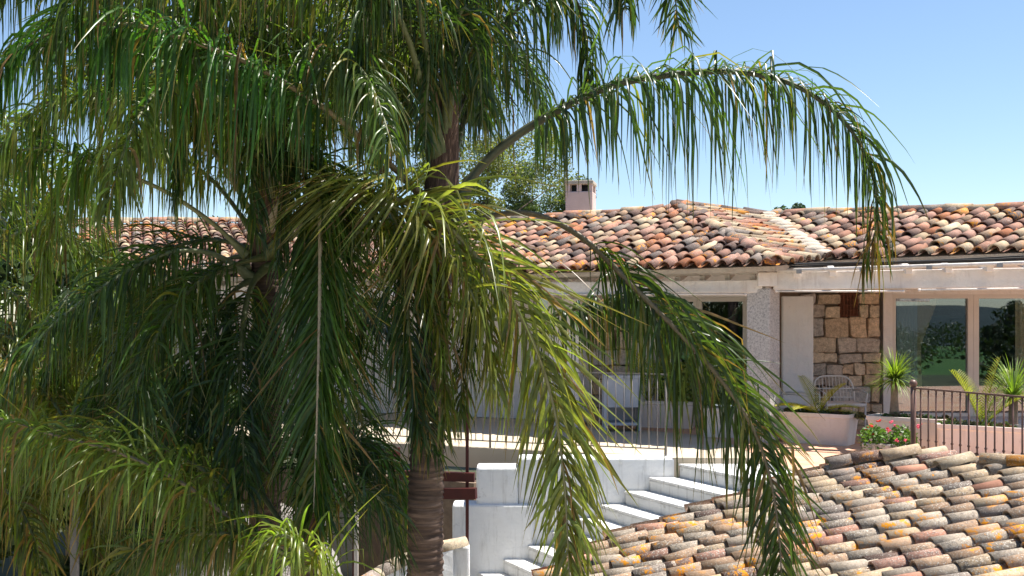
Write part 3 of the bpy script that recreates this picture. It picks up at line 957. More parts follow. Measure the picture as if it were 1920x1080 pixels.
# curved lower garden wall with tile coping
cw_ = thing('garden_wall', (-1.2, 12.2, GZ), 'low white garden wall with clay tile coping curving behind the palm trunk', 'wall')
cp = [P(850, 1018, 12.88), P(800, 1030, 12.75), P(750, 1050, 12.5), P(710, 1070, 12.2), P(670, 1100, 11.8), P(630, 1150, 11.3)]
mb = MB()
for p, q in zip(cp[:-1], cp[1:]):
    mb.slab([Vector((p.x, p.y - .12, GZ)), Vector((q.x, q.y - .12, GZ)), Vector((q.x, q.y - .12, q.z - .06)), Vector((p.x, p.y - .12, p.z - .06))], (0, .24, 0))
mb.obj('wall_body', M['white'], cw_)
rr = random.Random(3)
for p, q in zip(cp[:-1], cp[1:]):
    for t in (0.0, 0.5):
        a = q.lerp(p, t); d = (p - q).normalized()
        Zz = (Vector((0, 0, 1)) - d * d.z).normalized(); Y = Zz.cross(d)
        mm = Matrix((d, Y, Zz)).transposed().to_4x4(); mm.translation = a + Vector((0, 0, -.05))
        o = bpy.data.objects.new('coping_tile', tile_mesh(rr.choice(['cream', 'grey', 'pale']), 0.34, 0.115, 0.1, 0.6)[0]); COL.objects.link(o); attach(o, None); o.parent = cw_
        o.matrix_parent_inverse = Matrix.Translation(-cw_.location); o.matrix_basis = mm
st = thing('staircase', (1.5, 12.7, GZ), 'white painted outdoor staircase climbing along the wall to the terrace', 'staircase')
sx = [3.18, 2.12, 1.74, 1.43, 1.12, .81, .50, .19, -.12, -.43]
SK = 0.5                                   # the treads run askew to the wall
def skew(xa_, xb_, ya, yb, xmax=3.18):
    q = lambda x, y: (min(x + SK * (13.53 - y), xmax), y)
    return [q(xa_, ya), q(xa_, yb), q(xb_, yb), q(xb_, ya)]
for i in range(9):
    z = -0.10 - 0.172 * i
    MB().prism(skew(sx[i + 1] + .001, sx[i] - .001, 13.53, 12.0), GZ, z).obj('step', M['step'], st, bevel=.02)
    for k in range(3):                     # paving slabs on the tread
        ya = 13.525 - k * .51
        MB().prism(skew(sx[i + 1] - .012, sx[i] - .006, ya, ya - .502, 3.175), z + .001, z + .028).obj('tread_slab', M['step'], st, bevel=.007)

# ------------------------------------------------------------------ lower room, red awning frame
lr = thing('garden_room_window', (-2.0, 14.2, GZ), 'dark glazed window with thin white frame under the red painted beam', 'window')
q0, q1 = P(560, 900, 14.6), P(668, 900, 14.2)
for (pa, pb) in ((q0, q1),):
    MB().beam((pa.x, pa.y, -.42), (pb.x, pb.y, -.42), .07, .06).obj('frame_head', M['frame'], lr)
    for t in (0, .5, 1):
        pp = pa.lerp(pb, t)
        MB().box((pp.x, pp.y - .003, -1.87), (.05, .06, 2.84)).obj('frame_post', M['frame'], lr)
    MB().beam((pa.x, pa.y + .01, -1.9), (pb.x, pb.y + .01, -1.9), .008, 2.8).obj('pane', M['dark_glass'], lr)
rb = thing('red_pergola', (-1.6, 13.6, GZ), 'dark red painted timber pergola frame tucked under the terrace edge', 'pergola')
MB().beam(P(600, 852, 14.5), P(745, 852, 13.9), .14, .17).obj('beam', M['redwood'], rb)
MB().beam(P(640, 872, 13.9), P(750, 874, 13.6), .1, .10).obj('beam', M['redwood'], rb)
MB().beam(P(735, 890, 13.3), P(890, 895, 13.15), .09, .11).obj('beam', M['redwood'], rb)
MB().beam(P(830, 925, 13.15), P(893, 925, 13.05), .09, .13).obj('beam', M['redwood'], rb)
for px, D in ((655, 14.3), (664, 14.2), (876, 13.2)):
    b_ = P(px, 740, D)
    MB().box((b_.x, b_.y, (b_.z + GZ) / 2), (.04, .04, b_.z - GZ)).obj('post', M['redwood'], rb)

# ------------------------------------------------------------------ railings
def railing(name, label, path, zbot, ztop, spacing, mat, pr=.024, br=.009, collar=False, ball=True, gap=0.0):
    t = thing(name, (path[0][0], path[0][1], 0), label, 'railing', 'terrace railings')
    pts = [Vector((p[0], p[1], 0)) for p in path]
    for i, p in enumerate(pts):
        MB().tube([(p.x, p.y, 0.0), (p.x, p.y, ztop + .02)], pr, 10).obj('post', mat, t, smooth=True)
        if ball: MB().ball((p.x, p.y, ztop + .05), pr * 1.5).obj('finial', mat, t, smooth=True)
    for p, q in zip(pts[:-1], pts[1:]):
        MB().beam((p.x, p.y, ztop), (q.x, q.y, ztop), .035, .018).obj('top_rail', mat, t)
        if zbot > 0: MB().beam((p.x, p.y, zbot), (q.x, q.y, zbot), .03, .014).obj('bottom_rail', mat, t)
        n = max(1, int(round((q - p).length / spacing)))
        for k in range(1, n):
            b = p.lerp(q, k / n)
            mb = MB().tube([(b.x, b.y, zbot + .008 if zbot > 0 else 0.0), (b.x, b.y, ztop - .01)], br, 6)
            if collar:
                mb.tube([(b.x, b.y, .43), (b.x, b.y, .445), (b.x, b.y, .46)], [br, br * 1.9, br], 6, caps=False)
            mb.obj('baluster', mat, t, smooth=True)
    return t
railing('railing', 'rust brown iron railing with ball-topped post behind the red geraniums', [(4.42, 11.75), (5.02, 10.3), (5.62, 8.95)], 0.0, 1.0, .112, M['iron'], .03, .0095, True)
railing('railing', 'thin grey iron railing along the terrace edge above the white stepped wall', [(1.98, 13.72), (-0.3, 14.62), (-2.5, 15.7), (-5.0, 16.75)], 0.09, 1.05, .112, M['greyiron'], .015, .0065, False, False)

# ------------------------------------------------------------------ planters
def planter(px, py, D, L, w, h, rz, label):
    """px,py: middle of the lower front edge"""
    c = Z(px, py, 0.004)
    t = thing('planter', (c.x, c.y, 0.004), label, 'planter', 'long cement planters on the terrace')
    ca, sa = math.cos(rz), math.sin(rz)
    def rr(Lx, Wy, z, rad, n=5):
        out = []
        for (sx_, sy_, a0) in ((1, 1, 0), (-1, 1, 90), (-1, -1, 180), (1, -1, 270)):
            for k in range(n + 1):
                a = R(a0 + 90 * k / n)
                x = sx_ * (Lx / 2 - rad) + rad * math.cos(a); y = sy_ * (Wy / 2 - rad) + rad * math.sin(a) + w / 2
                out.append((c.x + x * ca - y * sa, c.y + x * sa + y * ca, z))
        return out
    prof = [(L * .90, w * .78, .004, .07), (L * .915, w * .80, .05, .08), (L * .975, w * .95, h - .06, .07), (L, w, h - .05, .06), (L, w, h, .05), (L - .07, w - .07, h, .04), (L - .08, w - .08, h - .06, .04)]
    V = []; F = []
    for q in prof: V += rr(q[0], q[1], q[2], q[3])
    n = 24
    for j in range(len(prof) - 1):
        for i in range(n):
            F.append((j * n + i, j * n + (i + 1) % n, (j + 1) * n + (i + 1) % n, (j + 1) * n + i))
    F.append(tuple(range(n - 1, -1, -1)))
    MB().add(V, F).obj('box', M['planter'], t, smooth=False)
    so = MB(); ring = rr(L - .085, w - .085, h - .045, .04)
    so.add(ring, [tuple(range(24))])
    so.obj('soil', M['soil'], t)
    mid = Vector((c.x - sa * w / 2, c.y + ca * w / 2, h - .045))
    return mid, Vector((ca, sa, 0)), Vector((-sa, ca, 0))
PL = {}
PL[1] = planter(1522, 833, 0, 1.06, .50, .44, R(-36), 'pale cement planter with yellow cycad on the terracotta terrace')
PL[2] = planter(1694, 856, 0, .98, .45, .50, R(-36), 'cement planter holding the ponytail palm behind the geraniums')
PL[3] = planter(1862, 880, 0, 1.30, .45, .50, R(-33), 'cement planter with upright cycad behind the brown railing')
PL[4] = planter(1240, 803, 0, 1.08, .46, .44, R(-18), 'rounded cement planter with fan leaves behind the grey railing')
PL[5] = planter(1372, 822, 0, 0.98, .46, .44, R(-22), 'cement planter in front of the rough-cast column')
PL[6] = planter(1108, 790, 0, 0.62, .40, .40, R(-15), 'small cement planter beside the white cabinet')

# ------------------------------------------------------------------ leaf helpers
def strap_leaves(mb, c, n, length, width, rng, col, el=(20, 80), droop=.35, seg=6, jit=.25):
    for i in range(n):
        az = rng.uniform(0, 2 * math.pi); e = R(rng.uniform(*el)); L = length * rng.uniform(.7, 1.15)
        d = Vector((math.cos(az) * math.cos(e), math.sin(az) * math.cos(e), math.sin(e)))
        p = Vector(c); vs = []; k = rng.uniform(1 - jit, 1 + jit); cc = tuple(x * k for x in col)
        for j in range(seg + 1):
            t = j / seg
            w = width * (0.6 + 1.2 * t if t < .25 else .9 * (1 - t) / .75 + .02) 
            s = d.cross(Vector((0, 0, 1))); 
            if s.length < 1e-3: s = Vector((1, 0, 0))
            s.normalize()
            vs += [p - s * w / 2, p + s * w / 2]
            p = p + d * (L / seg)
            d = (d + Vector((0, 0, -droop * (0.4 + t)))).normalized()
        mb.add(vs, [(2 * j, 2 * j + 1, 2 * j + 3, 2 * j + 2) for j in range(seg)], (*cc, 1))

def pinnate(mb, base, direction, length, rng, col, n=26, ll=.16, lw=.014, droop=.08, seg=10):
    d = Vector(direction).normalized(); p = Vector(base); pts = [p.copy()]
    for j in range(seg):
        p = p + d * (length / seg); pts.append(p.copy())
        d = (d + Vector((0, 0, -droop))).normalized()
    mb.tube(pts, [.010 * (1 - .7 * i / seg) for i in range(seg + 1)], 5, (*col, 1))
    for i in range(n):
        t = .12 + .86 * i / n
        k = min(int(t * seg), seg - 1); q = pts[k].lerp(pts[k + 1], t * seg - k); T = (pts[k + 1] - pts[k]).normalized()
        s = T.cross(Vector((0, 0, 1)))
        if s.length < .05: s = Vector((1, 0, 0))
        s.normalize(); u = s.cross(T)
        L = ll * (math.sin(math.pi * (0.12 + .85 * t)) ** .6)
        for sd_ in (-1, 1):
            dd = (s * sd_ * .8 + T * .55 + u * .35).normalized()
            w = T * lw; kk = rng.uniform(.8, 1.2)
            a = q; b = q + dd * L * .5 ; e = q + dd * L + Vector((0, 0, -L * .12))
            mb.add([a - w * .4, a + w * .4, b + w * .5, b - w * .5, e], [(0, 1, 2, 3), (3, 2, 4)], (col[0] * kk, col[1] * kk, col[2] * kk, 1))

def bush(mb, c, r, n, rng, col, size=.03, sz=.7):
    for i in range(n):
        v = Vector((rng.gauss(0, 1), rng.gauss(0, 1), rng.gauss(0, 1))).normalized() * (r * rng.uniform(.45, 1) )
        v.z = abs(v.z) * sz if sz < 1 else v.z
        p = Vector(c) + v
        a = Vector((rng.gauss(0, 1), rng.gauss(0, 1), rng.gauss(0, .6))).normalized(); b = a.cross(Vector((rng.gauss(0, 1), rng.gauss(0, 1), rng.gauss(0, 1)))).normalized()
        s = size * rng.uniform(.6, 1.3); k = rng.uniform(.65, 1.35)
        mb.add([p - a * s, p + b * s * .55, p + a * s, p - b * s * .55], [(0, 1, 2, 3)], (col[0] * k, col[1] * k, col[2] * k, 1))

rngp = random.Random(44)
YG = (0.40, 0.39, 0.035); GR = (0.12, 0.19, 0.035); LG = (0.19, 0.27, 0.05)
def cycad(loc, dirs, length, label, col, group='cycads in the planters', ll=.17):
    t = thing('cycad', loc, label, 'plant')
    for d in dirs:
        mb = MB(); pinnate(mb, loc, d, length * rngp.uniform(.85, 1.1), rngp, col, ll=ll)
        mb.obj('frond', M['leaf2'], t)
    return t
def cover(name, loc, ax, half, n, col, label, size=.03):
    mb = MB()
    for i in range(7):
        c = Vector(loc) + ax * (half * (i / 3 - 1)) + Vector((0, rngp.uniform(-.06, .06), 0))
        bush(mb, c, rngp.uniform(.09, .15), n // 7, rngp, tuple(x * rngp.uniform(.7, 1.3) for x in col), size)
    o = mb.obj(name, M['leaf2'])
    tag(o, label, 'plant')
    return o
m1, ax1, ay1 = PL[1]
cycad(m1, [(-.9, -.1, .55), (-.6, -.5, .45), (.8, -.4, .3), (.95, .1, .22), (.3, -.3, .75), (-.1, .4, .7), (-.8, .3, .5), (.55, -.6, .5)], .70, 'yellow-green cycad spreading in the planter on the terracotta floor', YG)
cover('groundcover', m1 + ax1 * .1, ax1, .5, 900, (.10, .11, .06), 'grey-green succulent cover spilling over the planter of the yellow cycad')
m2, ax2, ay2 = PL[2]
t = thing('ponytail_palm', m2 - ax2 * .18, 'bright green ponytail palm with swollen stem in the planter behind geraniums', 'plant')
b0 = m2 - ax2 * .18
MB().tube([b0, b0 + Vector((0, 0, .1)), b0 + Vector((0, 0, .3)), b0 + Vector((.01, 0, .5))], [.075, .06, .045, .055], 12, (.24, .17, .12, 1)).obj('stem', M['stalk'], t, smooth=True)
mb = MB(); strap_leaves(mb, b0 + Vector((.01, 0, .5)), 300, .46, .021, rngp, (.20, .29, .045), (-15, 75), .20, 7)
mb.obj('leaf_crown', M['leaf2'], t)
cover('groundcover', m2 + ax2 * .12, ax2, .36, 700, (.09, .10, .055), 'low dark succulents at the foot of the ponytail palm')
m3, ax3, ay3 = PL[3]
cycad(m3 - ax3 * .15, [(-.35, 0, .95), (.12, -.1, 1), (.55, -.2, .75), (.35, .2, .85), (-.15, .3, .9)], .85, 'upright cycad behind the brown railing beside the reddish succulent', (.24, .27, .035), ll=.2)
cover('groundcover', m3 - ax3 * .25, ax3, .35, 800, (.13, .15, .06), 'pale green succulent mound behind the brown railing')
cover('groundcover', m3 + ax3 * .0, ax3, .08, 260, (.24, .13, .10), 'reddish succulent rosette in the planter behind the brown railing')
t = thing('ponytail_palm', m3 + ax3 * .40 + Vector((0, .5, -.44)), 'leafy arching strap plant rising beyond the upright cycad', 'plant')
pb = m3 + ax3 * .40 + Vector((0, .5, .35))
MB().tube([pb - Vector((0, 0, .80)), pb], [.07, .05], 10, (.22, .16, .12, 1)).obj('stem', M['stalk'], t, smooth=True)
mb = MB(); strap_leaves(mb, pb, 220, .58, .021, rngp, (.15, .24, .045), (-10, 78), .22, 7); mb.obj('leaf_crown', M['leaf2'], t)
m4, ax4, ay4 = PL[4]
t = thing('fan_palm', m4, 'young fan-leaved palm in the planter behind the grey railing', 'plant')
for k in range(9):
    az = rngp.uniform(0, 6.28); e = R(rngp.uniform(35, 75)); d = Vector((math.cos(az) * math.cos(e), math.sin(az) * math.cos(e), math.sin(e)))
    tip = m4 - ax4 * .25 + d * rngp.uniform(.35, .7)
    mb = MB(); mb.tube([m4 - ax4 * .25, tip], [.008, .005], 5, (.2, .24, .04, 1))
    s = d.cross(Vector((0, 0, 1))).normalized(); u = s.cross(d)
    for q in range(15):
        a = R(-105 + 15 * q); dd = (d * math.cos(a) + s * math.sin(a) + u * .1).normalized(); Lq = rngp.uniform(.26, .36)
        w = dd.cross(u).normalized() * .011
        mb.add([tip, tip + dd * Lq * .6 - w, tip + dd * Lq, tip + dd * Lq * .6 + w], [(0, 1, 2, 3)], (.25, .31, .06, 1))
    mb.obj('fan_leaf', M['leaf2'], t)
mb = MB(); bush(mb, m4 + ax4 * .25 + Vector((0, 0, .28)), .42, 1500, rngp, (.24, .30, .08), .036, 1.0)
tag(mb.obj('shrub', M['leaf2']), 'round light green shrub sharing the planter with the fan palm', 'plant')
m5, ax5, ay5 = PL[5]
t = thing('ponytail_palm', m5 + ax5 * .25, 'ponytail palm with drooping tuft beside the rough-cast column', 'plant')
pb = m5 + ax5 * .25
MB().tube([pb, pb + Vector((0, 0, .55))], [.07, .05], 10, (.22, .16, .12, 1)).obj('stem', M['stalk'], t, smooth=True)
mb = MB(); strap_leaves(mb, pb + Vector((0, 0, .55)), 280, .48, .02, rngp, (.18, .27, .05), (-15, 78), .22, 7); mb.obj('leaf_crown', M['leaf2'], t)
mb = MB(); bush(mb, m5 - ax5 * .22 + Vector((0, 0, .1)), .24, 500, rngp, (.12, .17, .05), .03)
tag(mb.obj('shrub', M['leaf2']), 'low green shrub at the foot of the ponytail palm by the column', 'plant')
m6, ax6, ay6 = PL[6]
mb = MB(); strap_leaves(mb, m6, 46, .34, .03, rngp, (.17, .27, .06), (35, 85), .2)
tag(mb.obj('leafy_plant', M['leaf2']), 'small strap-leaved plant in the little planter beside the cabinet', 'plant')
# geraniums in a low grey trough
gp = Z(1668, 862, 0.004)
gt = thing('flower_trough', (gp.x, gp.y, 0), 'low grey trough holding the geraniums at the railing post', 'planter')
MB().box((gp.x, gp.y, .11), (.62, .26, .20), R(-30)).obj('box', M['column'], gt, bevel=.015)
MB().box((gp.x, gp.y, .214), (.56, .20, .008), R(-30)).obj('soil', M['soil'], gt)
for dx, colr, lab in ((-.16, 'darkred_flower', 'bushy geranium with scarlet flower heads in the low trough'), (.14, 'pink_flower', 'bushy geranium with rose pink flower heads beside the railing post')):
    c = Vector((gp.x + dx, gp.y - dx * .55, .25))
    t = thing('geranium', (c.x, c.y, .22), lab, 'plant')
    mb = MB(); bush(mb, c, .2, 620, rngp, (.10, .19, .04), .030, 1.0); mb.obj('foliage', M['leaf2'], t)
    for k in range(6):
        a = rngp.uniform(0, 6.28); q = c + Vector((.17 * math.cos(a), .12 * math.sin(a) - .08, rngp.uniform(.02, .24)))
        fm = MB()
        for z in range(8):
            fm.ball(q + Vector((rngp.gauss(0, .012), rngp.gauss(0, .012), rngp.gauss(0, .009))), .0095, 6, 4)
        fm.obj('flower_head', M[colr if rngp.random() < .75 else 'pink_flower'], t, smooth=True)

# ------------------------------------------------------------------ porch furniture
def wicker_chair(c, rz, w, label):
    t = thing('wicker_chair', (c[0], c[1], 0.004), label, 'chair', 'white wicker chairs on the porch')
    Mx = Matrix.Translation((c[0], c[1], 0.004)) @ Matrix.Rotation(rz, 4, 'Z')
    def tb(pts, r, name):
        MB().tube([Mx @ Vector(p) for p in pts], r, 7).obj(name, M['rattan'], t, smooth=True)
    h = w / 2
    hoop = []
    for k in range(17):
        a = math.pi * k / 16
        hoop.append((-h * math.copysign(abs(math.cos(a)) ** .45, math.cos(a)) , .30 + .10 * math.sin(a), .42 + .42 * math.sin(a) ** .55))
    tb(hoop, .015, 'back_hoop')
    for z in (.50, .64):
        tb([(-h * .96, .33, z), (h * .96, .33, z)], .010, 'back_rail')
    nsp = int(w / .055)
    for k in range(1, nsp):
        x = -h + w * k / nsp
        top = .42 + .42 * (max(0.0, 1 - (abs(x) / h) ** 4)) ** .4
        tb([(x, .30, .42), (x * 1.0, .40, top)], .006, 'spindle')
    MB().box((0, .0, .42), (w * .95, .58, .05), 0, None, Mx).obj('seat', M['rattan'], t, bevel=.015)
    for sx_ in (-1, 1):
        for sy_ in (-1, 1):
            tb([(sx_ * h * .9, sy_ * .26, 0), (sx_ * h * .92, sy_ * .26, .42)], .016, 'leg')
        tb([(sx_ * h * .95, .32, .62), (sx_ * h, .0, .63), (sx_ * h, -.27, .60), (sx_ * h * .93, -.27, .42)], .013, 'armrest')
q = P(1576, 770, 16.9); wicker_chair((q.x, q.y), R(2), .66, 'wide white wicker chair with arched back before the stone wall')
q = P(1496, 770, 16.3); wicker_chair((q.x, q.y), R(62), .52, 'white wicker chair seen from its side by the plain screen wall')
q = P(1165, 770, 16.9)
cb = thing('cabinet', (q.x, q.y, 0), 'white low cabinet with open shelf on the porch behind the railing', 'cabinet')
for dx in (-.27, .27): MB().box((q.x + dx, q.y, .45), (.04, .42, .88), R(-0)).obj('side_panel', M['furnshade'], cb)
for z in (.12, .86): MB().box((q.x, q.y, z), (.498, .42, .04)).obj('shelf', M['furnshade'], cb)
MB().box((q.x, q.y - .19, .61), (.49, .025, .455)).obj('door', M['furnshade'], cb)
MB().box((q.x, q.y + .2, .49), (.49, .015, .70)).obj('back_panel', M['furnshade'], cb)

# ------------------------------------------------------------------ palms
def catmull(pts, n):
    p = np.array(pts, float); m = len(p)
    ext = np.vstack([2 * p[0] - p[1], p, 2 * p[-1] - p[-2]])
    out = []
    for i in range(m - 1):
        a, b, c, d = ext[i], ext[i + 1], ext[i + 2], ext[i + 3]
        for t in np.linspace(0, 1, 16, endpoint=False):
            out.append(0.5 * ((2 * b) + (-a + c) * t + (2 * a - 5 * b + 4 * c - d) * t * t + (-a + 3 * b - 3 * c + d) * t ** 3))
    out.append(p[-1]); out = np.array(out)
    s = np.concatenate([[0], np.cumsum(np.linalg.norm(np.diff(out, axis=0), axis=1))])
    u = np.linspace(0, s[-1], n)
    return np.stack([np.interp(u, s, out[:, k]) for k in range(3)], 1), s[-1]

PALM_LEFT = {}
TRI = {'n': 0}
def nrm(v): return v / np.maximum(np.linalg.norm(v, axis=-1, keepdims=True), 1e-9)

def frond(palm, pts3, seed, bare=.22, dens=46, ll=.72, lw=.027, droop=.42, twist=0.0, col=(.05, .105, .018), yellow=.08, brown=.04, singles=False, lift=0.15, fwd=.55, rr=.021, stalk=(.11, .12, .04), spread=.9, drytip=0.0, planes=1.0, wind=(0, 0, 0)):
    g = np.random.default_rng(seed)
    K = 60
    C, Ltot = catmull(pts3, K)
    T = nrm(np.gradient(C, axis=0))
    # transported frame
    S = np.zeros_like(T)
    s0 = np.cross(T[0], [0, 0, 1.0])
    if np.linalg.norm(s0) < .15: s0 = np.array([1.0, 0, 0])
    s0 = nrm(s0)
    for i in range(K):
        s0 = nrm(s0 - T[i] * np.dot(s0, T[i])); S[i] = s0
    U = np.cross(S, T)
    th = (twist * np.clip(np.linspace(0, 1, K) / .4, 0, 1))[:, None]
    S, U = S * np.cos(th) + U * np.sin(th), U * np.cos(th) - S * np.sin(th)
    # stalk
    u = np.linspace(0, 1, K)
    rad = rr * (1 - u) ** .75 + .0035
    rad[:6] *= np.linspace(2.2, 1.0, 6)
    nn = 7
    ang = np.linspace(0, 2 * np.pi, nn, endpoint=False)
    V = (C[:, None, :] + rad[:, None, None] * (S[:, None, :] * np.cos(ang)[None, :, None] * 1.25 + U[:, None, :] * np.sin(ang)[None, :, None] * .85)).reshape(-1, 3)
    idx = np.arange(K * nn).reshape(K, nn)
    F = np.stack([idx[:-1], np.roll(idx[:-1], -1, 1), np.roll(idx[1:], -1, 1), idx[1:]], -1).reshape(-1, 4)
    cs = np.ones((K * nn, 4)); cs[:, :3] = np.array(stalk)
    fo = link_mesh('frond', np_mesh('frond', V, F, M['stalk'], cs), palm)
    # leaflets
    n = int(Ltot * (1 - bare) * dens * 1.4)
    segs = 7
    tt = bare + (1 - bare) * (np.arange(n) + g.uniform(-.4, .4, n)) / n
    tt = np.clip(np.repeat(tt, 2) + g.normal(0, .004, 2 * n), bare * .95, .995)
    nc = max(8, n // 3)
    tt = np.clip(np.where(g.random(2 * n) < .7, (np.floor(tt * nc) + .5 + g.normal(0, .16, 2 * n)) / nc, tt), bare * .95, .995)
    side = np.tile([-1.0, 1.0], n)
    n2 = 2 * n
    f = tt * (K - 1); i0 = np.minimum(f.astype(int), K - 2); w = (f - i0)[:, None]
    B = C[i0] * (1 - w) + C[i0 + 1] * w
    t_, s_, u_ = T[i0], S[i0], U[i0]
    rel = (tt - bare) / (1 - bare)
    prof = np.clip(.55 + 1.9 * rel, 0, 1) * np.clip(1.30 - .95 * rel, .35, 1)
    L = ll * 1.28 * prof * g.uniform(.55, 1.15, n2)
    al = g.uniform(-.75, .95, n2) * planes + lift
    fw = fwd + .35 * rel + g.normal(0, .14, n2)
    d = nrm(t_ * fw[:, None] + s_ * (side * np.cos(al) * spread)[:, None] + u_ * (np.sin(al) * .8)[:, None] + g.normal(0, .17, (n2, 3)))
    wv = nrm(t_ - d * np.sum(t_ * d, 1, keepdims=True) + g.normal(0, .35, (n2, 3)))
    p = B.copy()
    stiff = np.clip(np.exp(g.normal(-.05, .5, n2)), .2, 2.2)
    kink = np.where(g.random(n2) < .14, g.integers(1, 5, n2), -1)
    dn = np.clip(-t_[:, 2], 0, 1)
    dr = droop + (max(0.0, .42 - droop)) * (1 - dn)
    pull = nrm(np.array([0, 0, -1.0])[None] + np.array(wind, float)[None] * (1 - dn)[:, None])
    rows = []
    wid = lw * .74 * g.uniform(.6, 1.25, n2)
    wprof = [.45, .9, 1.0, .95, .8, .58, .34, .05]
    sagk = [.5, .7, .6, .4, .25, .2, .15, .1]
    for j in range(segs + 1):
        wv = nrm(wv - d * np.sum(wv * d, 1, keepdims=True))
        nv = np.cross(d, wv)
        hw = (wid * wprof[j] * .5)[:, None]
        rows.append(np.stack([p - wv * hw + nv * hw * .35, p, p + wv * hw + nv * hw * .35], 1))
        p = p + d * (L / segs)[:, None]
        aj = np.clip(dr * 1.5 * stiff * sagk[j] + (kink == j) * .75, 0, .92)[:, None]
        d = nrm(d * (1 - aj) + pull * aj + g.normal(0, .03, (n2, 3)))
    Vt = np.stack(rows, 1)                       # n2, segs+1, 3, 3
    nv_ = (segs + 1) * 3
    base = np.arange(nv_).reshape(segs + 1, 3)
    f1 = np.stack([base[:-1, :-1], base[:-1, 1:], base[1:, 1:], base[1:, :-1]], -1).reshape(-1, 4)
    # colours
    c0 = np.array(col)[None] * 1.0 * g.uniform(.55, 1.5, (n2, 1)) * (1 + g.normal(0, .06, (n2, 3)))
    yl = g.random(n2) < yellow * .55
    c0[yl] = np.array([.15, .14, .03]) * g.uniform(.7, 1.3, (yl.sum(), 1))
    bw = g.random(n2) < np.where(rel > .9, brown * .6 + drytip, np.where(rel > .8, brown * .6 + drytip * .35, brown * .6))
    c0[bw] = np.array([.24, .145, .06]) * g.uniform(.6, 1.2, (bw.sum(), 1))
    tipc = np.array([.26, .17, .07])
    tb = np.clip((np.linspace(0, 1, segs + 1) - .72) / .28, 0, 1)[None, :, None] * (g.random((n2, 1, 1)) < .55) * .85
    cc = c0[:, None, :] * (1 - tb) + tipc * tb
    colr = np.ones((n2, segs + 1, 3, 4)); colr[..., :3] = np.clip(cc, 0.002, 1)[:, :, None, :]
    Vt = Vt.reshape(n2, nv_, 3); colr = colr.reshape(n2, nv_, 4)
    pick = np.zeros(n2, bool)
    left = PALM_LEFT.get(palm.name, 300)
    if singles and left > 0:
        order = np.argsort(-L * (B[:, 1] ** -1))
        # those in the picture
        uu = B[:, 0] / B[:, 1] * FPX + 960; vv = HOR - (B[:, 2] - EYE) / B[:, 1] * FPX
        ok = [i for i in order if 0 < uu[i] < 1920 and 0 < vv[i] < 1060][:min(left, singles)]
        pick[ok] = True
        PALM_LEFT[palm.name] = left - len(ok)
        for i in ok:
            link_mesh('leaflet', np_mesh('leaflet', Vt[i], f1, M['leaf'], colr[i]), fo)
    rest = np.where(~pick)[0]
    if len(rest):
        Vr = Vt[rest].reshape(-1, 3); Cr = colr[rest].reshape(-1, 4)
        Fr = (f1[None] + (np.arange(len(rest)) * nv_)[:, None, None]).reshape(-1, 4)
        link_mesh('leaflets', np_mesh('leaflets', Vr, Fr, M['leaf'], Cr), fo, 'stuff')
    TRI['n'] += n2 * segs * 4
    return fo

def poly_px(pts, D0, Dm, D1):
    q = np.array(pts, float); s = np.concatenate([[0], np.cumsum(np.linalg.norm(np.diff(q, axis=0), axis=1))]); s /= s[-1]
    Ds = np.interp(s, [0, .5, 1], [D0, Dm, D1]) if not hasattr(Dm, '__len__') else np.interp(s, np.linspace(0, 1, 2 + len(Dm)), [D0, *Dm, D1])
    return [tuple(P(a, b, D)) for (a, b), D in zip(pts, Ds)]

def palm_trunk(palm, pts, radii, fibre_pts, fibre_r, rng):
    C, L = catmull(pts, max(40, int(len(pts) * 40)))
    n = int(L / .016)
    C, L = catmull(pts, n)
    s = np.linspace(0, 1, n)
    rad = np.interp(s, np.linspace(0, 1, len(radii)), radii)
    ph = (np.arange(n) * .016 / .052)
    fr = ph % 1.0
    prof = 1 + .05 * (fr < .35) - .05 * (fr > .75)
    nn = 22; V = []
    for i in range(n):
        for k in range(nn):
            a = 2 * math.pi * k / nn
            r_ = rad[i] * prof[i] * (1 + .018 * math.sin(3 * a + int(ph[i]) * 1.7) + rng.uniform(-.012, .012))
            V.append((C[i, 0] + r_ * math.cos(a), C[i, 1] + r_ * math.sin(a), C[i, 2] + .006 * math.sin(2 * a + int(ph[i]) * 2.1)))
    idx = np.arange(n * nn).reshape(n, nn)
    F = np.stack([idx[:-1], np.roll(idx[:-1], -1, 1), np.roll(idx[1:], -1, 1), idx[1:]], -1).reshape(-1, 4)
    link_mesh('trunk', np_mesh('trunk', np.array(V), F, M['trunk'], smooth=False), palm)
    MB().tube(fibre_pts, fibre_r, 16).obj('crown_shaft', M['fibre'], palm, smooth=True)
    # loose fibres
    mb = MB()
    for k in range(90):
        t = rng.random(); i = min(int(t * (len(fibre_pts) - 1)), len(fibre_pts) - 2)
        p = Vector(fibre_pts[i]).lerp(Vector(fibre_pts[i + 1]), rng.random()); r_ = fibre_r[i]
        a = rng.uniform(0, 6.28); q = p + Vector((math.cos(a), math.sin(a), 0)) * r_
        e = q + Vector((math.cos(a) * rng.uniform(.02, .10), math.sin(a) * .06, rng.uniform(-.22, .12)))
        mb.tube([q, q.lerp(e, .5) + Vector((0, 0, .02)), e], .0022, 4)
    mb.obj('loose_fibres', M['fibre'], palm, kind='stuff')

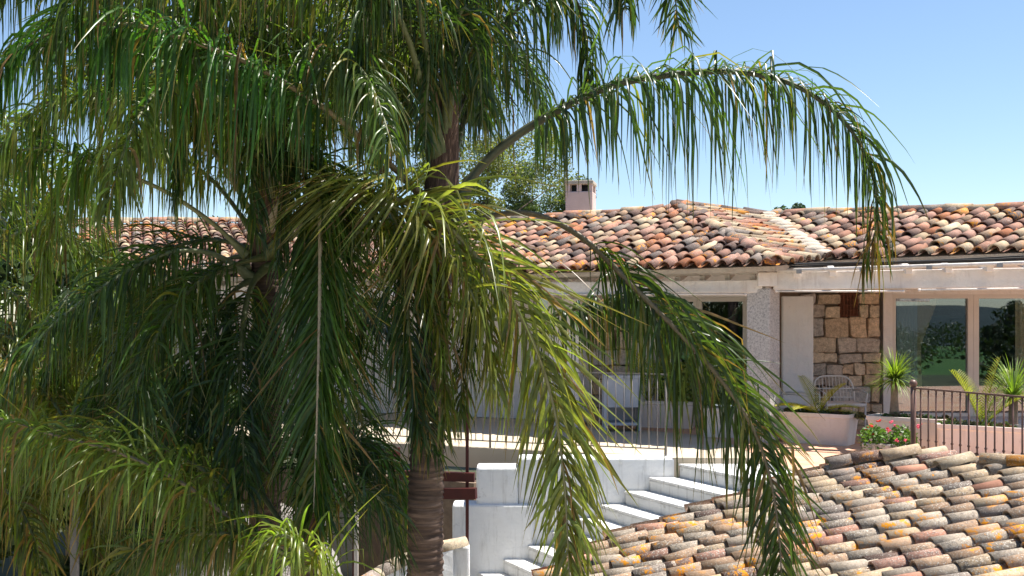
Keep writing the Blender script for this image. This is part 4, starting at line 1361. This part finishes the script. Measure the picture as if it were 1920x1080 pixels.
prg = random.Random(99)
palm1 = thing('palm_tree', (P(800, 1080, 8.6).x, 8.6, GZ), 'feathery palm with ringed brown trunk standing against the white stepped wall', 'palm')
palm2 = thing('palm_tree', (P(492, 1080, 9.6).x, 9.6, GZ), 'feathery palm with dark trunk rising before the front-facing stretch of tile roof', 'palm')
palm3 = thing('palm_tree', (P(575, 1080, 8.4).x, 8.4, GZ), 'lower palm with one upright frond whose bare pale stalk shows', 'palm')
b1 = P(799, 1080, 8.6)
palm_trunk(palm1, [(b1.x - .02, 8.6, GZ - .05), tuple(P(797, 1080, 8.6)), tuple(P(800, 880, 8.6)), tuple(P(812, 640, 8.62)), tuple(P(824, 420, 8.65))], [.175, .155, .145, .135, .125],
           [P(824, 440, 8.65), P(826, 380, 8.65), P(832, 300, 8.66), P(838, 210, 8.68), P(845, 60, 8.7), P(850, -80, 8.7)], [.14, .15, .125, .095, .06, .04], prg)
b2 = P(495, 1080, 9.6)
palm_trunk(palm2, [(b2.x, 9.6, GZ - .05), tuple(P(498, 900, 9.6)), tuple(P(500, 650, 9.6)), tuple(P(498, 460, 9.6))], [.16, .145, .135, .125],
           [P(498, 480, 9.6), P(500, 420, 9.6), P(505, 330, 9.62), P(502, 220, 9.64), P(495, 80, 9.66), P(490, -60, 9.7)], [.135, .15, .13, .105, .085, .06], prg)
b3 = P(578, 1080, 8.4)
palm_trunk(palm3, [(b3.x, 8.4, GZ - .05), tuple(P(578, 1250, 8.4)), tuple(P(578, 1040, 8.4))], [.15, .13, .12],
           [P(578, 1060, 8.4), P(580, 1010, 8.4), P(585, 960, 8.4), P(588, 900, 8.4)], [.12, .12, .08, .04], prg)

# palm further left, mostly outside the picture
palm4 = thing('palm_tree', (P(-80, 600, 11.5).x, 11.5, GZ), 'half-hidden palm at the garden edge with pale fronds tinted yellow as if backlit', 'palm')
b4 = P(-80, 600, 11.5)
palm_trunk(palm4, [(b4.x, 11.5, GZ - .05), (b4.x + .03, 11.5, -1), (b4.x, 11.5, 1.6)], [.16, .14, .13], [Vector((b4.x, 11.5, 1.5)), Vector((b4.x, 11.5, 1.9)), Vector((b4.x, 11.5, 2.4))], [.14, .14, .08], prg)
DK = (.050, .088, .026); MD = (.068, .112, .026); BR = (.12, .165, .03); OL = (.12, .14, .024)
PX = [
 # palm, points, D0,Dm,D1, options
 (palm1, [(852, 415), (880, 340), (950, 268), (1050, 205), (1150, 160), (1260, 140), (1380, 135), (1490, 160), (1580, 225), (1630, 310), (1645, 410), (1622, 490)], 8.6, 8.4, 8.2, dict(bare=.21, singles=170, ll=1.02, col=DK, droop=.62, brown=.05, dens=36, stalk=(.05, .055, .025), rr=.042, drytip=.6, lw=.030)),
 (palm1, [(858, 452), (895, 415), (955, 400), (1020, 407), (1100, 452), (1180, 530), (1270, 620), (1350, 710), (1410, 800), (1445, 900), (1460, 1000), (1465, 1075)], 8.6, 8.0, 7.6, dict(bare=.30, singles=130, ll=.88, lw=.029, col=(.055, .085, .022), droop=.20, twist=1.45, dens=44, brown=.10, fwd=.8, stalk=(.13, .10, .055), rr=.022, spread=.75)),
 (palm1, [(840, 560), (900, 592), (960, 600), (1020, 596), (1100, 575), (1183, 566), (1260, 580), (1330, 630), (1385, 710), (1410, 790)], 8.8, 8.5, 8.3, dict(bare=.25, ll=.62, col=DK, droop=.62, brown=.08, dens=46)),
 (palm2, [(505, 470), (560, 420), (640, 380), (720, 368), (816, 408), (870, 455), (925, 520), (975, 590), (1015, 680), (1042, 780), (1058, 900), (1064, 1000), (1068, 1090)], 9.5, (8.1, 7.7, 7.5), 7.3, dict(bare=.17, singles=220, ll=.98, lw=.036, wind=(-.9, -.2, 0), col=(.175, .20, .055), droop=.15, twist=1.45, yellow=.16, brown=.12, dens=42, fwd=.75, planes=.75, stalk=(.20, .18, .08), spread=.85)),  # leaflets lightened: sunshine put into this frond's colour
 (palm1, [(815, 400), (775, 350), (700, 280), (625, 215), (550, 165), (470, 120), (350, 75), (240, 45), (120, 55), (20, 110), (-60, 220)], 8.6, 7.6, 6.8, dict(bare=.30, ll=.98, lw=.031, col=(.05, .12, .022), droop=.62, dens=46, stalk=(.16, .12, .06), rr=.026)),
 (palm1, [(835, 320), (845, 170), (855, 20), (880, -150), (960, -250), (1060, -240), (1140, -120), (1175, 20)], 8.65, 8.5, 8.3, dict(bare=.3, ll=.8, col=DK, droop=.6, stalk=(.14, .15, .06), rr=.027)),
 (palm1, [(838, 330), (850, 240), (880, 165), (920, 80), (980, 10), (1035, -22), (1080, 0), (1098, 80), (1106, 175)], 8.65, 8.9, 9.0, dict(bare=.2, ll=.78, col=DK, droop=.5, twist=1.2, dens=46, stalk=(.05, .05, .025))),
 (palm1, [(842, 260), (868, 20), (950, -200), (1090, -280), (1210, -190), (1258, -50), (1272, 55)], 8.7, 9.2, 9.6, dict(bare=.25, ll=.85, col=DK, droop=.12, twist=1.5)),
 (palm1, [(800, 260), (792, 130), (752, 0), (700, -120), (600, -200), (480, -170), (400, -40), (360, 120)], 8.6, 8.0, 7.6, dict(bare=.25, ll=.8, col=MD, droop=.6, stalk=(.17, .16, .07), rr=.024)),
 (palm1, [(818, 330), (770, 200), (690, 90), (630, 55), (575, 110), (548, 240)], 8.6, 9.2, 9.5, dict(bare=.22, ll=.85, col=DK, droop=.6)),
 (palm1, [(828, 300), (800, 100), (770, -60), (735, -110), (700, -40), (685, 110), (690, 260)], 8.6, 7.9, 7.6, dict(bare=.25, ll=.72, col=DK, droop=.5)),
 (palm1, [(835, 330), (830, 150), (815, 10), (795, -50), (770, 10), (755, 140), (750, 280)], 8.7, 9.6, 10.2, dict(bare=.22, ll=.85, col=DK, droop=.5)),
 (palm1, [(845, 320), (880, 200), (930, 120), (980, 110), (1010, 170), (1020, 260)], 8.7, 10.0, 10.8, dict(bare=.25, ll=.85, col=DK, droop=.6)),
 (palm1, [(830, 330), (860, 130), (900, -40), (960, -110), (1020, -70), (1040, 40)], 8.7, 9.4, 10.0, dict(bare=.25, ll=.8, col=DK, droop=.6)),
 (palm2, [(462, 478), (400, 420), (320, 365), (250, 332), (190, 310), (120, 285), (50, 280), (-20, 310), (-80, 380)], 9.5, 9.0, 8.6, dict(bare=.40, ll=.72, col=(.07, .13, .02), droop=.55, stalk=(.20, .20, .09), rr=.024, yellow=.12)),
 (palm2, [(470, 520), (430, 490), (380, 472), (330, 472), (270, 492), (190, 540), (110, 600), (40, 680), (-20, 790)], 9.5, 8.6, 8.0, dict(bare=.24, ll=.74, col=MD, droop=.45, stalk=(.18, .20, .10), rr=.026, yellow=.06)),
 (palm2, [(490, 440), (440, 280), (360, 150), (260, 90), (160, 110), (90, 200), (60, 330)], 9.6, 9.6, 9.4, dict(bare=.2, ll=.8, col=MD, droop=.5, yellow=.1)),
 (palm2, [(485, 450), (400, 340), (310, 280), (210, 275), (130, 340), (90, 460), (80, 560)], 9.6, 10.2, 10.4, dict(bare=.2, ll=.8, col=BR, droop=.55, yellow=.2)),
 (palm2, [(500, 300), (480, 100), (430, -60), (350, -120), (260, -60), (210, 70), (190, 200)], 9.6, 9.8, 9.6, dict(bare=.2, ll=.85, col=MD, droop=.5)),
 (palm2, [(505, 300), (530, 120), (580, 0), (640, -30), (690, 40), (705, 170), (700, 290)], 9.6, 10.2, 10.6, dict(bare=.2, ll=.85, col=DK, droop=.5)),
 (palm2, [(500, 360), (470, 220), (420, 140), (370, 160), (340, 260), (330, 370)], 9.6, 8.6, 8.2, dict(bare=.2, ll=.72, col=DK, droop=.5)),
 (palm2, [(505, 380), (540, 240), (590, 170), (640, 200), (660, 290)], 9.6, 10.6, 11.2, dict(bare=.2, ll=.8, col=DK, droop=.5)),
 (palm2, [(480, 520), (440, 545), (400, 600), (370, 690), (350, 800), (345, 900)], 9.5, 8.9, 8.5, dict(bare=.12, ll=.75, col=DK, droop=.35, twist=1.0)),
 (palm2, [(500, 500), (470, 540), (455, 620), (450, 720), (455, 820), (460, 920)], 9.5, 8.7, 8.2, dict(bare=.12, ll=.75, col=DK, droop=.3, twist=1.0)),
 (palm2, [(505, 500), (570, 500), (650, 550), (720, 620), (770, 700), (800, 780), (812, 850)], 9.5, 8.7, 8.1, dict(bare=.15, ll=.66, lw=.022, col=(.03, .06, .015), droop=.3, dens=50)),
 (palm2, [(470, 500), (380, 520), (290, 580), (220, 660), (170, 760), (150, 860)], 9.5, 9.2, 8.9, dict(bare=.12, ll=.75, col=MD, droop=.4)),
 (palm2, [(455, 500), (340, 540), (220, 620), (120, 720), (60, 840)], 9.6, 10.2, 10.6, dict(bare=.12, ll=.8, col=BR, droop=.45, yellow=.2)),
 (palm2, [(505, 480), (570, 430), (650, 420), (730, 440), (790, 510), (820, 610), (832, 720), (836, 800)], 9.5, (8.3, 7.9), 7.7, dict(bare=.2, ll=.6, lw=.026, col=(.09, .12, .022), droop=.4, yellow=.25, brown=.16, dens=44, twist=.6)),
 (palm2, [(500, 430), (560, 360), (640, 330), (710, 370), (745, 450), (755, 540)], 9.6, 9.3, 9.2, dict(bare=.2, ll=.7, col=DK, droop=.5)),
 (palm2, [(505, 350), (502, 230), (492, 160), (480, 195), (474, 310), (478, 440)], 9.6, 8.7, 8.4, dict(bare=.2, ll=.62, col=DK, droop=.4, twist=1.2)),
 (palm2, [(505, 400), (520, 280), (530, 230), (535, 290), (530, 400), (520, 500)], 9.6, 8.9, 8.6, dict(bare=.2, ll=.55, col=DK, droop=.4, twist=1.2)),
 (palm1, [(835, 300), (832, 120), (822, 40), (808, 80), (800, 190), (798, 280)], 8.65, 8.3, 8.2, dict(bare=.25, ll=.5, col=DK, droop=.4, twist=1.2, dens=34)),
 (palm1, [(838, 280), (850, 110), (865, 20), (885, 40), (900, 130), (905, 230)], 8.65, 8.3, 8.1, dict(bare=.25, ll=.55, col=DK, droop=.4, twist=1.0)),
 (palm2, [(500, 480), (430, 500), (360, 540), (300, 620), (260, 720), (240, 830)], 9.5, 8.6, 8.1, dict(bare=.15, ll=.75, col=MD, droop=.3, yellow=.12)),
 (palm1, [(820, 300), (760, 60), (640, -110), (480, -160), (300, -110), (160, -20), (70, 110)], 8.6, 7.3, 6.9, dict(bare=.3, ll=.85, col=MD, droop=.55, yellow=.1)),
 (palm2, [(490, 380), (420, 120), (300, -50), (150, -100), (20, -60), (-70, 60)], 9.6, 8.8, 8.2, dict(bare=.25, ll=.95, col=MD, droop=.55, yellow=.1)),
 (palm2, [(495, 300), (520, 60), (570, -90), (660, -150), (760, -110), (830, 10)], 9.6, 9.4, 9.6, dict(bare=.2, ll=.85, col=DK, droop=.5)),
 (palm2, [(485, 420), (380, 260), (260, 190), (140, 180), (40, 230), (-40, 330)], 9.6, 8.7, 8.1, dict(bare=.25, ll=.75, col=BR, droop=.45, yellow=.15)),
 (palm1, [(820, 445), (796, 425), (768, 480), (764, 590), (774, 710), (788, 830)], 8.45, 7.95, 7.8, dict(bare=.1, ll=.55, lw=.024, col=(.04, .07, .02), droop=.2, twist=1.3, dens=52, brown=.2, fwd=.9)),
 (palm1, [(842, 450), (868, 440), (885, 500), (880, 600), (868, 700), (862, 790)], 8.45, 8.1, 8.0, dict(bare=.1, ll=.5, lw=.022, col=(.05, .08, .02), droop=.2, twist=1.3, dens=46, brown=.25, fwd=.9)),
 # lower palm
 (palm2, [(480, 470), (400, 450), (310, 470), (220, 530), (140, 620), (80, 730)], 9.6, 9.9, 10.2, dict(bare=.12, ll=.8, col=DK, droop=.4)),
 (palm2, [(480, 480), (420, 490), (340, 560), (270, 660), (230, 780), (220, 880)], 9.6, 10.0, 10.2, dict(bare=.12, ll=.8, col=DK, droop=.35)),
 (palm2, [(505, 480), (560, 520), (610, 600), (650, 700), (680, 800), (700, 900)], 9.6, 9.7, 9.8, dict(bare=.12, ll=.75, lw=.023, col=(.035, .065, .02), droop=.25, twist=1.0)),
 (palm3, [(590, 1040), (640, 950), (685, 920), (728, 960), (748, 1050)], 8.3, 8.0, 8.0, dict(bare=.1, ll=.6, lw=.022, col=(.035, .065, .02), droop=.3, dens=52)),
 (palm3, [(585, 1000), (600, 890), (640, 835), (690, 850), (725, 930)], 8.4, 8.7, 8.9, dict(bare=.1, ll=.65, lw=.022, col=(.03, .055, .018), droop=.4, dens=50)),
 (palm3, [(560, 1050), (470, 1010), (380, 1000), (290, 1020), (210, 1080), (170, 1150)], 8.2, 7.8, 7.6, dict(bare=.15, ll=.6, col=(.07, .10, .025), droop=.4, yellow=.2, brown=.15)),
 (palm4, [(-80, 620), (-20, 700), (40, 800), (70, 900), (80, 1010), (80, 1100)], 11.4, 10.6, 10.2, dict(bare=.05, ll=.8, col=(.13, .17, .035), droop=.3, yellow=.35, brown=.12, twist=1.4)),
 (palm4, [(-80, 600), (30, 640), (120, 740), (190, 860), (225, 980), (235, 1090)], 11.5, 10.2, 9.8, dict(bare=.1, ll=.8, col=(.09, .12, .028), droop=.35, yellow=.3, brown=.15, twist=1.2)),
 (palm4, [(-90, 820), (-40, 880), (20, 930), (60, 1000), (80, 1090)], 10.4, 9.4, 9.0, dict(bare=.05, ll=.75, col=(.10, .125, .028), droop=.35, yellow=.4, brown=.25)),
 (palm2, [(505, 430), (545, 345), (580, 298), (598, 305), (601, 400), (600, 550), (597, 700), (593, 830), (588, 960)], 9.5, (8.6, 8.1), 7.9, dict(bare=.13, ll=.98, lw=.03, col=(.065, .115, .024), droop=.05, fwd=1.15, spread=.95, lift=-.1, twist=1.57, planes=.4, dens=80, stalk=(.36, .28, .18), rr=.024, yellow=.1)),
 (palm2, [(505, 470), (570, 405), (650, 375), (740, 388), (820, 450), (880, 540), (915, 640), (925, 740)], 9.5, (8.2, 7.8), 7.6, dict(bare=.2, ll=.80, lw=.032, wind=(-.9, -.2, 0), col=(.18, .20, .055), droop=.28, yellow=.25, brown=.14, dens=30, twist=.9)),  # pale tint stands in for sun on this frond
 (palm4, [(-80, 700), (0, 680), (80, 730), (140, 830), (170, 950), (180, 1060)], 11.5, 9.6, 9.0, dict(bare=.1, ll=.7, col=(.13, .16, .025), droop=.45, yellow=.5, brown=.15)),
 (palm3, [(575, 1045), (480, 960), (380, 880), (260, 820), (130, 800), (30, 850), (-20, 940)], 8.3, 8.2, 8.0, dict(bare=.2, ll=.8, col=(.125, .175, .036), droop=.45, yellow=.35, brown=.08)),  # brightened tint: sunlight put into the leaflet colour
 (palm3, [(575, 1045), (510, 1015), (450, 985), (390, 940), (320, 893), (220, 848), (110, 818), (0, 785), (-90, 770)], 8.3, 7.8, 7.4, dict(bare=.16, ll=.78, col=(.125, .175, .036), droop=.45, yellow=.35, brown=.10, stalk=(.20, .15, .09))),  # bright yellow-green: sun through the leaflets put into the colour
 (palm3, [(640, 1130), (600, 1055), (560, 1015), (520, 1005), (485, 1030), (462, 1080), (450, 1150)], 7.6, 7.2, 7.0, dict(bare=.1, ll=.6, lw=.028, col=(.14, .19, .03), droop=.35, dens=62, yellow=.2, brown=.08)),
 (palm3, [(570, 1040), (500, 1010), (420, 1000), (330, 1010), (240, 1050), (180, 1120)], 8.3, 8.8, 9.0, dict(bare=.15, ll=.6, col=MD, droop=.5, brown=.1)),
 (palm3, [(560, 1060), (450, 990), (330, 900), (200, 860), (90, 890), (20, 960)], 8.4, 9.2, 9.6, dict(bare=.2, ll=.8, col=OL, droop=.5, yellow=.35, brown=.15)),
 (palm3, [(590, 1000), (620, 900), (660, 830), (700, 830), (740, 890), (760, 980)], 8.4, 8.9, 9.3, dict(bare=.2, ll=.65, col=(.03, .07, .015), droop=.5)),
 (palm3, [(580, 1000), (560, 850), (520, 720), (470, 640), (420, 640), (380, 720)], 8.4, 9.0, 9.4, dict(bare=.15, ll=.8, col=DK, droop=.5)),
 (palm3, [(585, 1000), (600, 800), (640, 640), (690, 570), (740, 590), (775, 670)], 8.5, 9.2, 9.5, dict(bare=.2, ll=.55, lw=.02, col=(.03, .07, .015), droop=.5, dens=32)),
 (palm3, [(560, 1030), (470, 900), (360, 790), (250, 750), (150, 790), (80, 870)], 8.4, 8.9, 9.2, dict(bare=.2, ll=.72, col=(.06, .11, .02), droop=.5, yellow=.15)),
]
for i, (pm, pts, D0, Dm, D1, kw) in enumerate(PX):
    frond(pm, poly_px(pts, D0, Dm, D1), 100 + i, **kw)

# more fronds round the crowns, growing in three dimensions
def wild(palm, base, n, seed, umax, lo_v, dist):
    g = random.Random(seed); made = 0; tries = 0
    while made < n and tries < 900:
        tries += 1
        az = g.uniform(0, 2 * math.pi); el = R(g.uniform(25, 82)); L = g.uniform(2.8, 3.9)
        d = Vector((math.cos(az) * math.cos(el), math.sin(az) * math.cos(el), math.sin(el)))
        p = Vector(base) + Vector((0, 0, g.uniform(0, .7))); pts = [tuple(p)]; ok = True
        k = g.uniform(.24, .40)
        for j in range(9):
            p = p + d * (L / 9); pts.append(tuple(p))
            d = (d + Vector((0, 0, -k * (.5 + j * .13)))).normalized()
            u = p.x / p.y * FPX + 960; v = HOR - (p.z - EYE) / p.y * FPX
            if p.y < 5.8 or u > umax or v > lo_v: ok = False
        if not ok: continue
        frond(palm, pts, seed * 100 + tries, col=g.choice([DK, MD, MD, BR]), yellow=g.choice([.04, .15]), droop=g.uniform(.4, .6), ll=.78, dens=42)
        made += 1
wild(palm1, P(830, 330, 8.65), 4, 51, 880, 330, 0)
wild(palm2, P(500, 400, 9.62), 7, 52, 760, 430, 0)

for i, pts in enumerate(([(-80, 560), (-20, 470), (60, 430), (140, 450), (200, 520), (230, 610)], [(-80, 570), (-30, 540), (40, 560), (90, 640), (110, 760)], [(-80, 560), (-60, 420), (0, 330), (90, 320), (170, 390), (210, 480)], [(-80, 560), (-40, 620), (20, 720), (50, 840), (60, 960)], [(-80, 550), (-90, 380), (-60, 260), (20, 220), (100, 270)])):
    frond(palm4, poly_px(pts, 11.5, 11.2, 11.0), 400 + i, col=(.10, .145, .026), yellow=.3, brown=.12, ll=.75, dens=40)  # yellow backlight put into the leaflet tint

# ------------------------------------------------------------------ trees behind
def tree(name, loc, h, cr, label, seed, col, n=5200, leaf=.09, trunk_r=.14, flat=.8, clumps=26, group=None, cz=.62):
    g = random.Random(seed); ng = np.random.default_rng(seed)
    t = thing(name, loc, label, 'tree', group)
    b = Vector(loc); top = b + Vector((g.uniform(-.2, .2), g.uniform(-.2, .2), h * .75))
    mid = b.lerp(top, .5) + Vector((g.uniform(-.15, .15), 0, 0))
    MB().tube([b - Vector((0, 0, .1)), mid, top], [trunk_r, trunk_r * .75, trunk_r * .35], 10).obj('trunk', M['bark'], t, smooth=True)
    cents = []
    cc = b + Vector((0, 0, h * cz + cr * .1))
    for k in range(clumps):
        v = Vector((g.gauss(0, 1), g.gauss(0, 1), g.gauss(0, 1))).normalized() * (g.random() ** .45)
        cents.append(cc + Vector((v.x * cr, v.y * cr, v.z * cr * flat)))
    for k in range(9):
        c = cents[k]; s = mid.lerp(top, g.uniform(.1, .95))
        MB().tube([s, s.lerp(c, .5) + Vector((0, 0, .15)), c], [trunk_r * .32, trunk_r * .2, .012], 6).obj('limb', M['bark'], t, smooth=True)
    C = np.array([tuple(c) for c in cents]); rad = ng.uniform(.16, .34, clumps) * cr
    ids = ng.integers(0, clumps, n)
    v = nrm(ng.normal(0, 1, (n, 3))) * (ng.random((n, 1)) ** .4) * rad[ids][:, None]; v[:, 2] *= .75
    p = C[ids] + v
    a = nrm(ng.normal(0, 1, (n, 3))); bb = nrm(np.cross(a, ng.normal(0, 1, (n, 3))))
    s = leaf * ng.uniform(.6, 1.4, (n, 1))
    V = np.stack([p - a * s, p + bb * s * .45, p + a * s, p - bb * s * .45], 1).reshape(-1, 3)
    F = np.arange(n * 4).reshape(n, 4)
    cl = np.array(col)[None] * ng.uniform(.6, 1.4, (n, 1)) * np.repeat(ng.uniform(.75, 1.25, (clumps, 1)), 1, 1)[ids]
    cr_ = np.ones((n, 4, 4)); cr_[..., :3] = cl[:, None, :]
    link_mesh('crown', np_mesh('crown', V, F, M['leaf2'], cr_.reshape(-1, 4), smooth=False), t)
def tree_px(px, pytop, pybot, D, cr, label, seed, col, **kw):
    x = X(px, D); ztop = EYE - (pytop - HOR) / FPX * D
    tree('tree', (x, D, GZ), ztop - GZ, cr, label, seed, col, **kw)
G1 = (.11, .15, .035); G2 = (.07, .10, .045); G3 = (.045, .075, .02); G4 = (.05, .085, .05)
tree_px(915, 205, 430, 34, 2.7, 'sunlit yellow-green tree behind the villa roof to one side of the chimney', 1, (.16, .18, .045), n=30000, leaf=.05, clumps=46, flat=1.2, cz=.72)
tree_px(990, 262, 420, 38, 2.3, 'dark open-crowned tree behind the ridge beside the chimney', 2, G2, n=22000, leaf=.055, clumps=40, flat=1.1, cz=.75)
tree_px(1490, 372, 410, 55, 1.7, 'small rounded blue-green treetop above the valley between the roofs', 3, G4, n=4500, leaf=.13, cz=.82)
tree_px(1550, 386, 410, 58, 1.5, 'low blue-green treetop beside the rounded one above the roof', 4, G4, n=4000, leaf=.13, cz=.85)
tree_px(1856, 389, 405, 60, .8, 'tiny treetop peeping over the right-hand ridge', 5, G4, n=1800, leaf=.13, cz=.92)
tree_px(400, 350, 430, 30, 2.0, 'green tree behind the front-facing stretch of tile roof', 6, (.08, .15, .03), n=6000, leaf=.1, cz=.7)
tree_px(680, 330, 430, 32, 2.2, 'leafy tree behind the roof between the two palm trunks', 7, (.08, .13, .03), n=6000, leaf=.1, cz=.7)
tree_px(60, 400, 700, 16, 2.6, 'dark dense evergreen at the far end of the terrace', 8, G3, n=24000, leaf=.12, cz=.5, clumps=60, flat=1.2)
tree_px(230, 520, 700, 15, 1.5, 'dark evergreen bush filling the corner below the terrace railing', 9, G3, n=16000, leaf=.09, cz=.5, clumps=40, flat=1.3)
tree_px(-120, 250, 700, 22, 3.0, 'tall evergreen beyond the garden edge', 10, G3, n=9000, leaf=.12, cz=.6, clumps=40, flat=1.1)

for k, (tx, ty, th_, tr_, lab) in enumerate(((24, -44, 6.2, 3.2, 'dark leafy garden tree mirrored beside the sheer curtain'), (37, -40, 6.4, 3.4, 'dark broad garden tree mirrored in the far sliding pane'), (44, -58, 6.0, 3.6, 'rounded dark tree standing behind the broad mirrored garden tree'), (16, -56, 6.0, 3.4, 'dark tree at the lawn edge mirrored beyond the sheer curtain'))):
    tree('tree', (tx, ty, GZ), th_, tr_, lab, 30 + k, (.02, .034, .012), n=3000, leaf=.2, cz=.55, clumps=24, flat=.7, group='garden trees opposite the villa')
wg = np.random.default_rng(77); nw = 26000
wc = np.stack([wg.uniform(-10, 75, 160), wg.uniform(-150, -45, 160), GZ + wg.uniform(.3, 3.4, 160)], 1)
wi = wg.integers(0, 160, nw); wp_ = wc[wi] + nrm(wg.normal(0, 1, (nw, 3))) * wg.random((nw, 1)) ** .4 * np.array([2.6, 2.2, 1.7]); wp_[:, 2] = np.maximum(wp_[:, 2], GZ + .1)
wa = nrm(wg.normal(0, 1, (nw, 3))); wb = nrm(np.cross(wa, wg.normal(0, 1, (nw, 3)))); ws_ = .22 * wg.uniform(.6, 1.4, (nw, 1))
wcol = np.ones((nw, 4, 4)); wcol[..., :3] = (np.array([.03, .048, .016]) * wg.uniform(.5, 1.5, (nw, 1)))[:, None, :]
wo_ = link_mesh('woodland', np_mesh('woodland', np.stack([wp_ - wa * ws_, wp_ + wb * ws_ * .6, wp_ + wa * ws_, wp_ - wb * ws_ * .6], 1).reshape(-1, 3), np.arange(nw * 4).reshape(nw, 4), M['leaf2'], wcol.reshape(-1, 4), smooth=False), None, 'stuff')
tag(wo_, 'dark scrub woodland across the lawn, mirrored in the glass doors', 'woodland')
# ------------------------------------------------------------------ boulder and garden bits low at the left
bo = MB(); g = random.Random(8)
c = P(470, 1080, 10.6)
n, m = 28, 16; V = []
for j in range(m + 1):
    ph = math.pi * j / m
    for i in range(n):
        a = 2 * math.pi * i / n
        k = 1 + .09 * math.sin(3 * a + 2 * ph) + .06 * math.sin(5 * a - 3 * ph + 1) + g.uniform(-.02, .02)
        V.append((c.x + 1.15 * k * math.sin(ph) * math.cos(a), c.y + .8 * k * math.sin(ph) * math.sin(a), GZ + 1.45 + 1.6 * k * math.cos(ph)))
F = [(j * n + i, j * n + (i + 1) % n, (j + 1) * n + (i + 1) % n, (j + 1) * n + i) for j in range(m) for i in range(n)]
o = bo.add(V, F).obj('boulder', M['boulder'], smooth=True)
tag(o, 'large grey granite boulder under the drooping fronds', 'boulder')
lp = thing('garden_post', (P(140, 1000, 11.2).x, 11.2, GZ), 'slim grey post with pale flat cap among the drooping fronds', 'post')
q = P(140, 1000, 11.2); zt_ = EYE - (930 - HOR) / FPX * 11.2
MB().box((q.x, q.y, (GZ + zt_) / 2), (.07, .07, zt_ - GZ)).obj('shaft', M['greyiron'], lp)
MB().box((q.x, q.y, zt_ + .02), (.16, .16, .04)).obj('cap', M['step'], lp)
print('leaflet tris', TRI['n'])
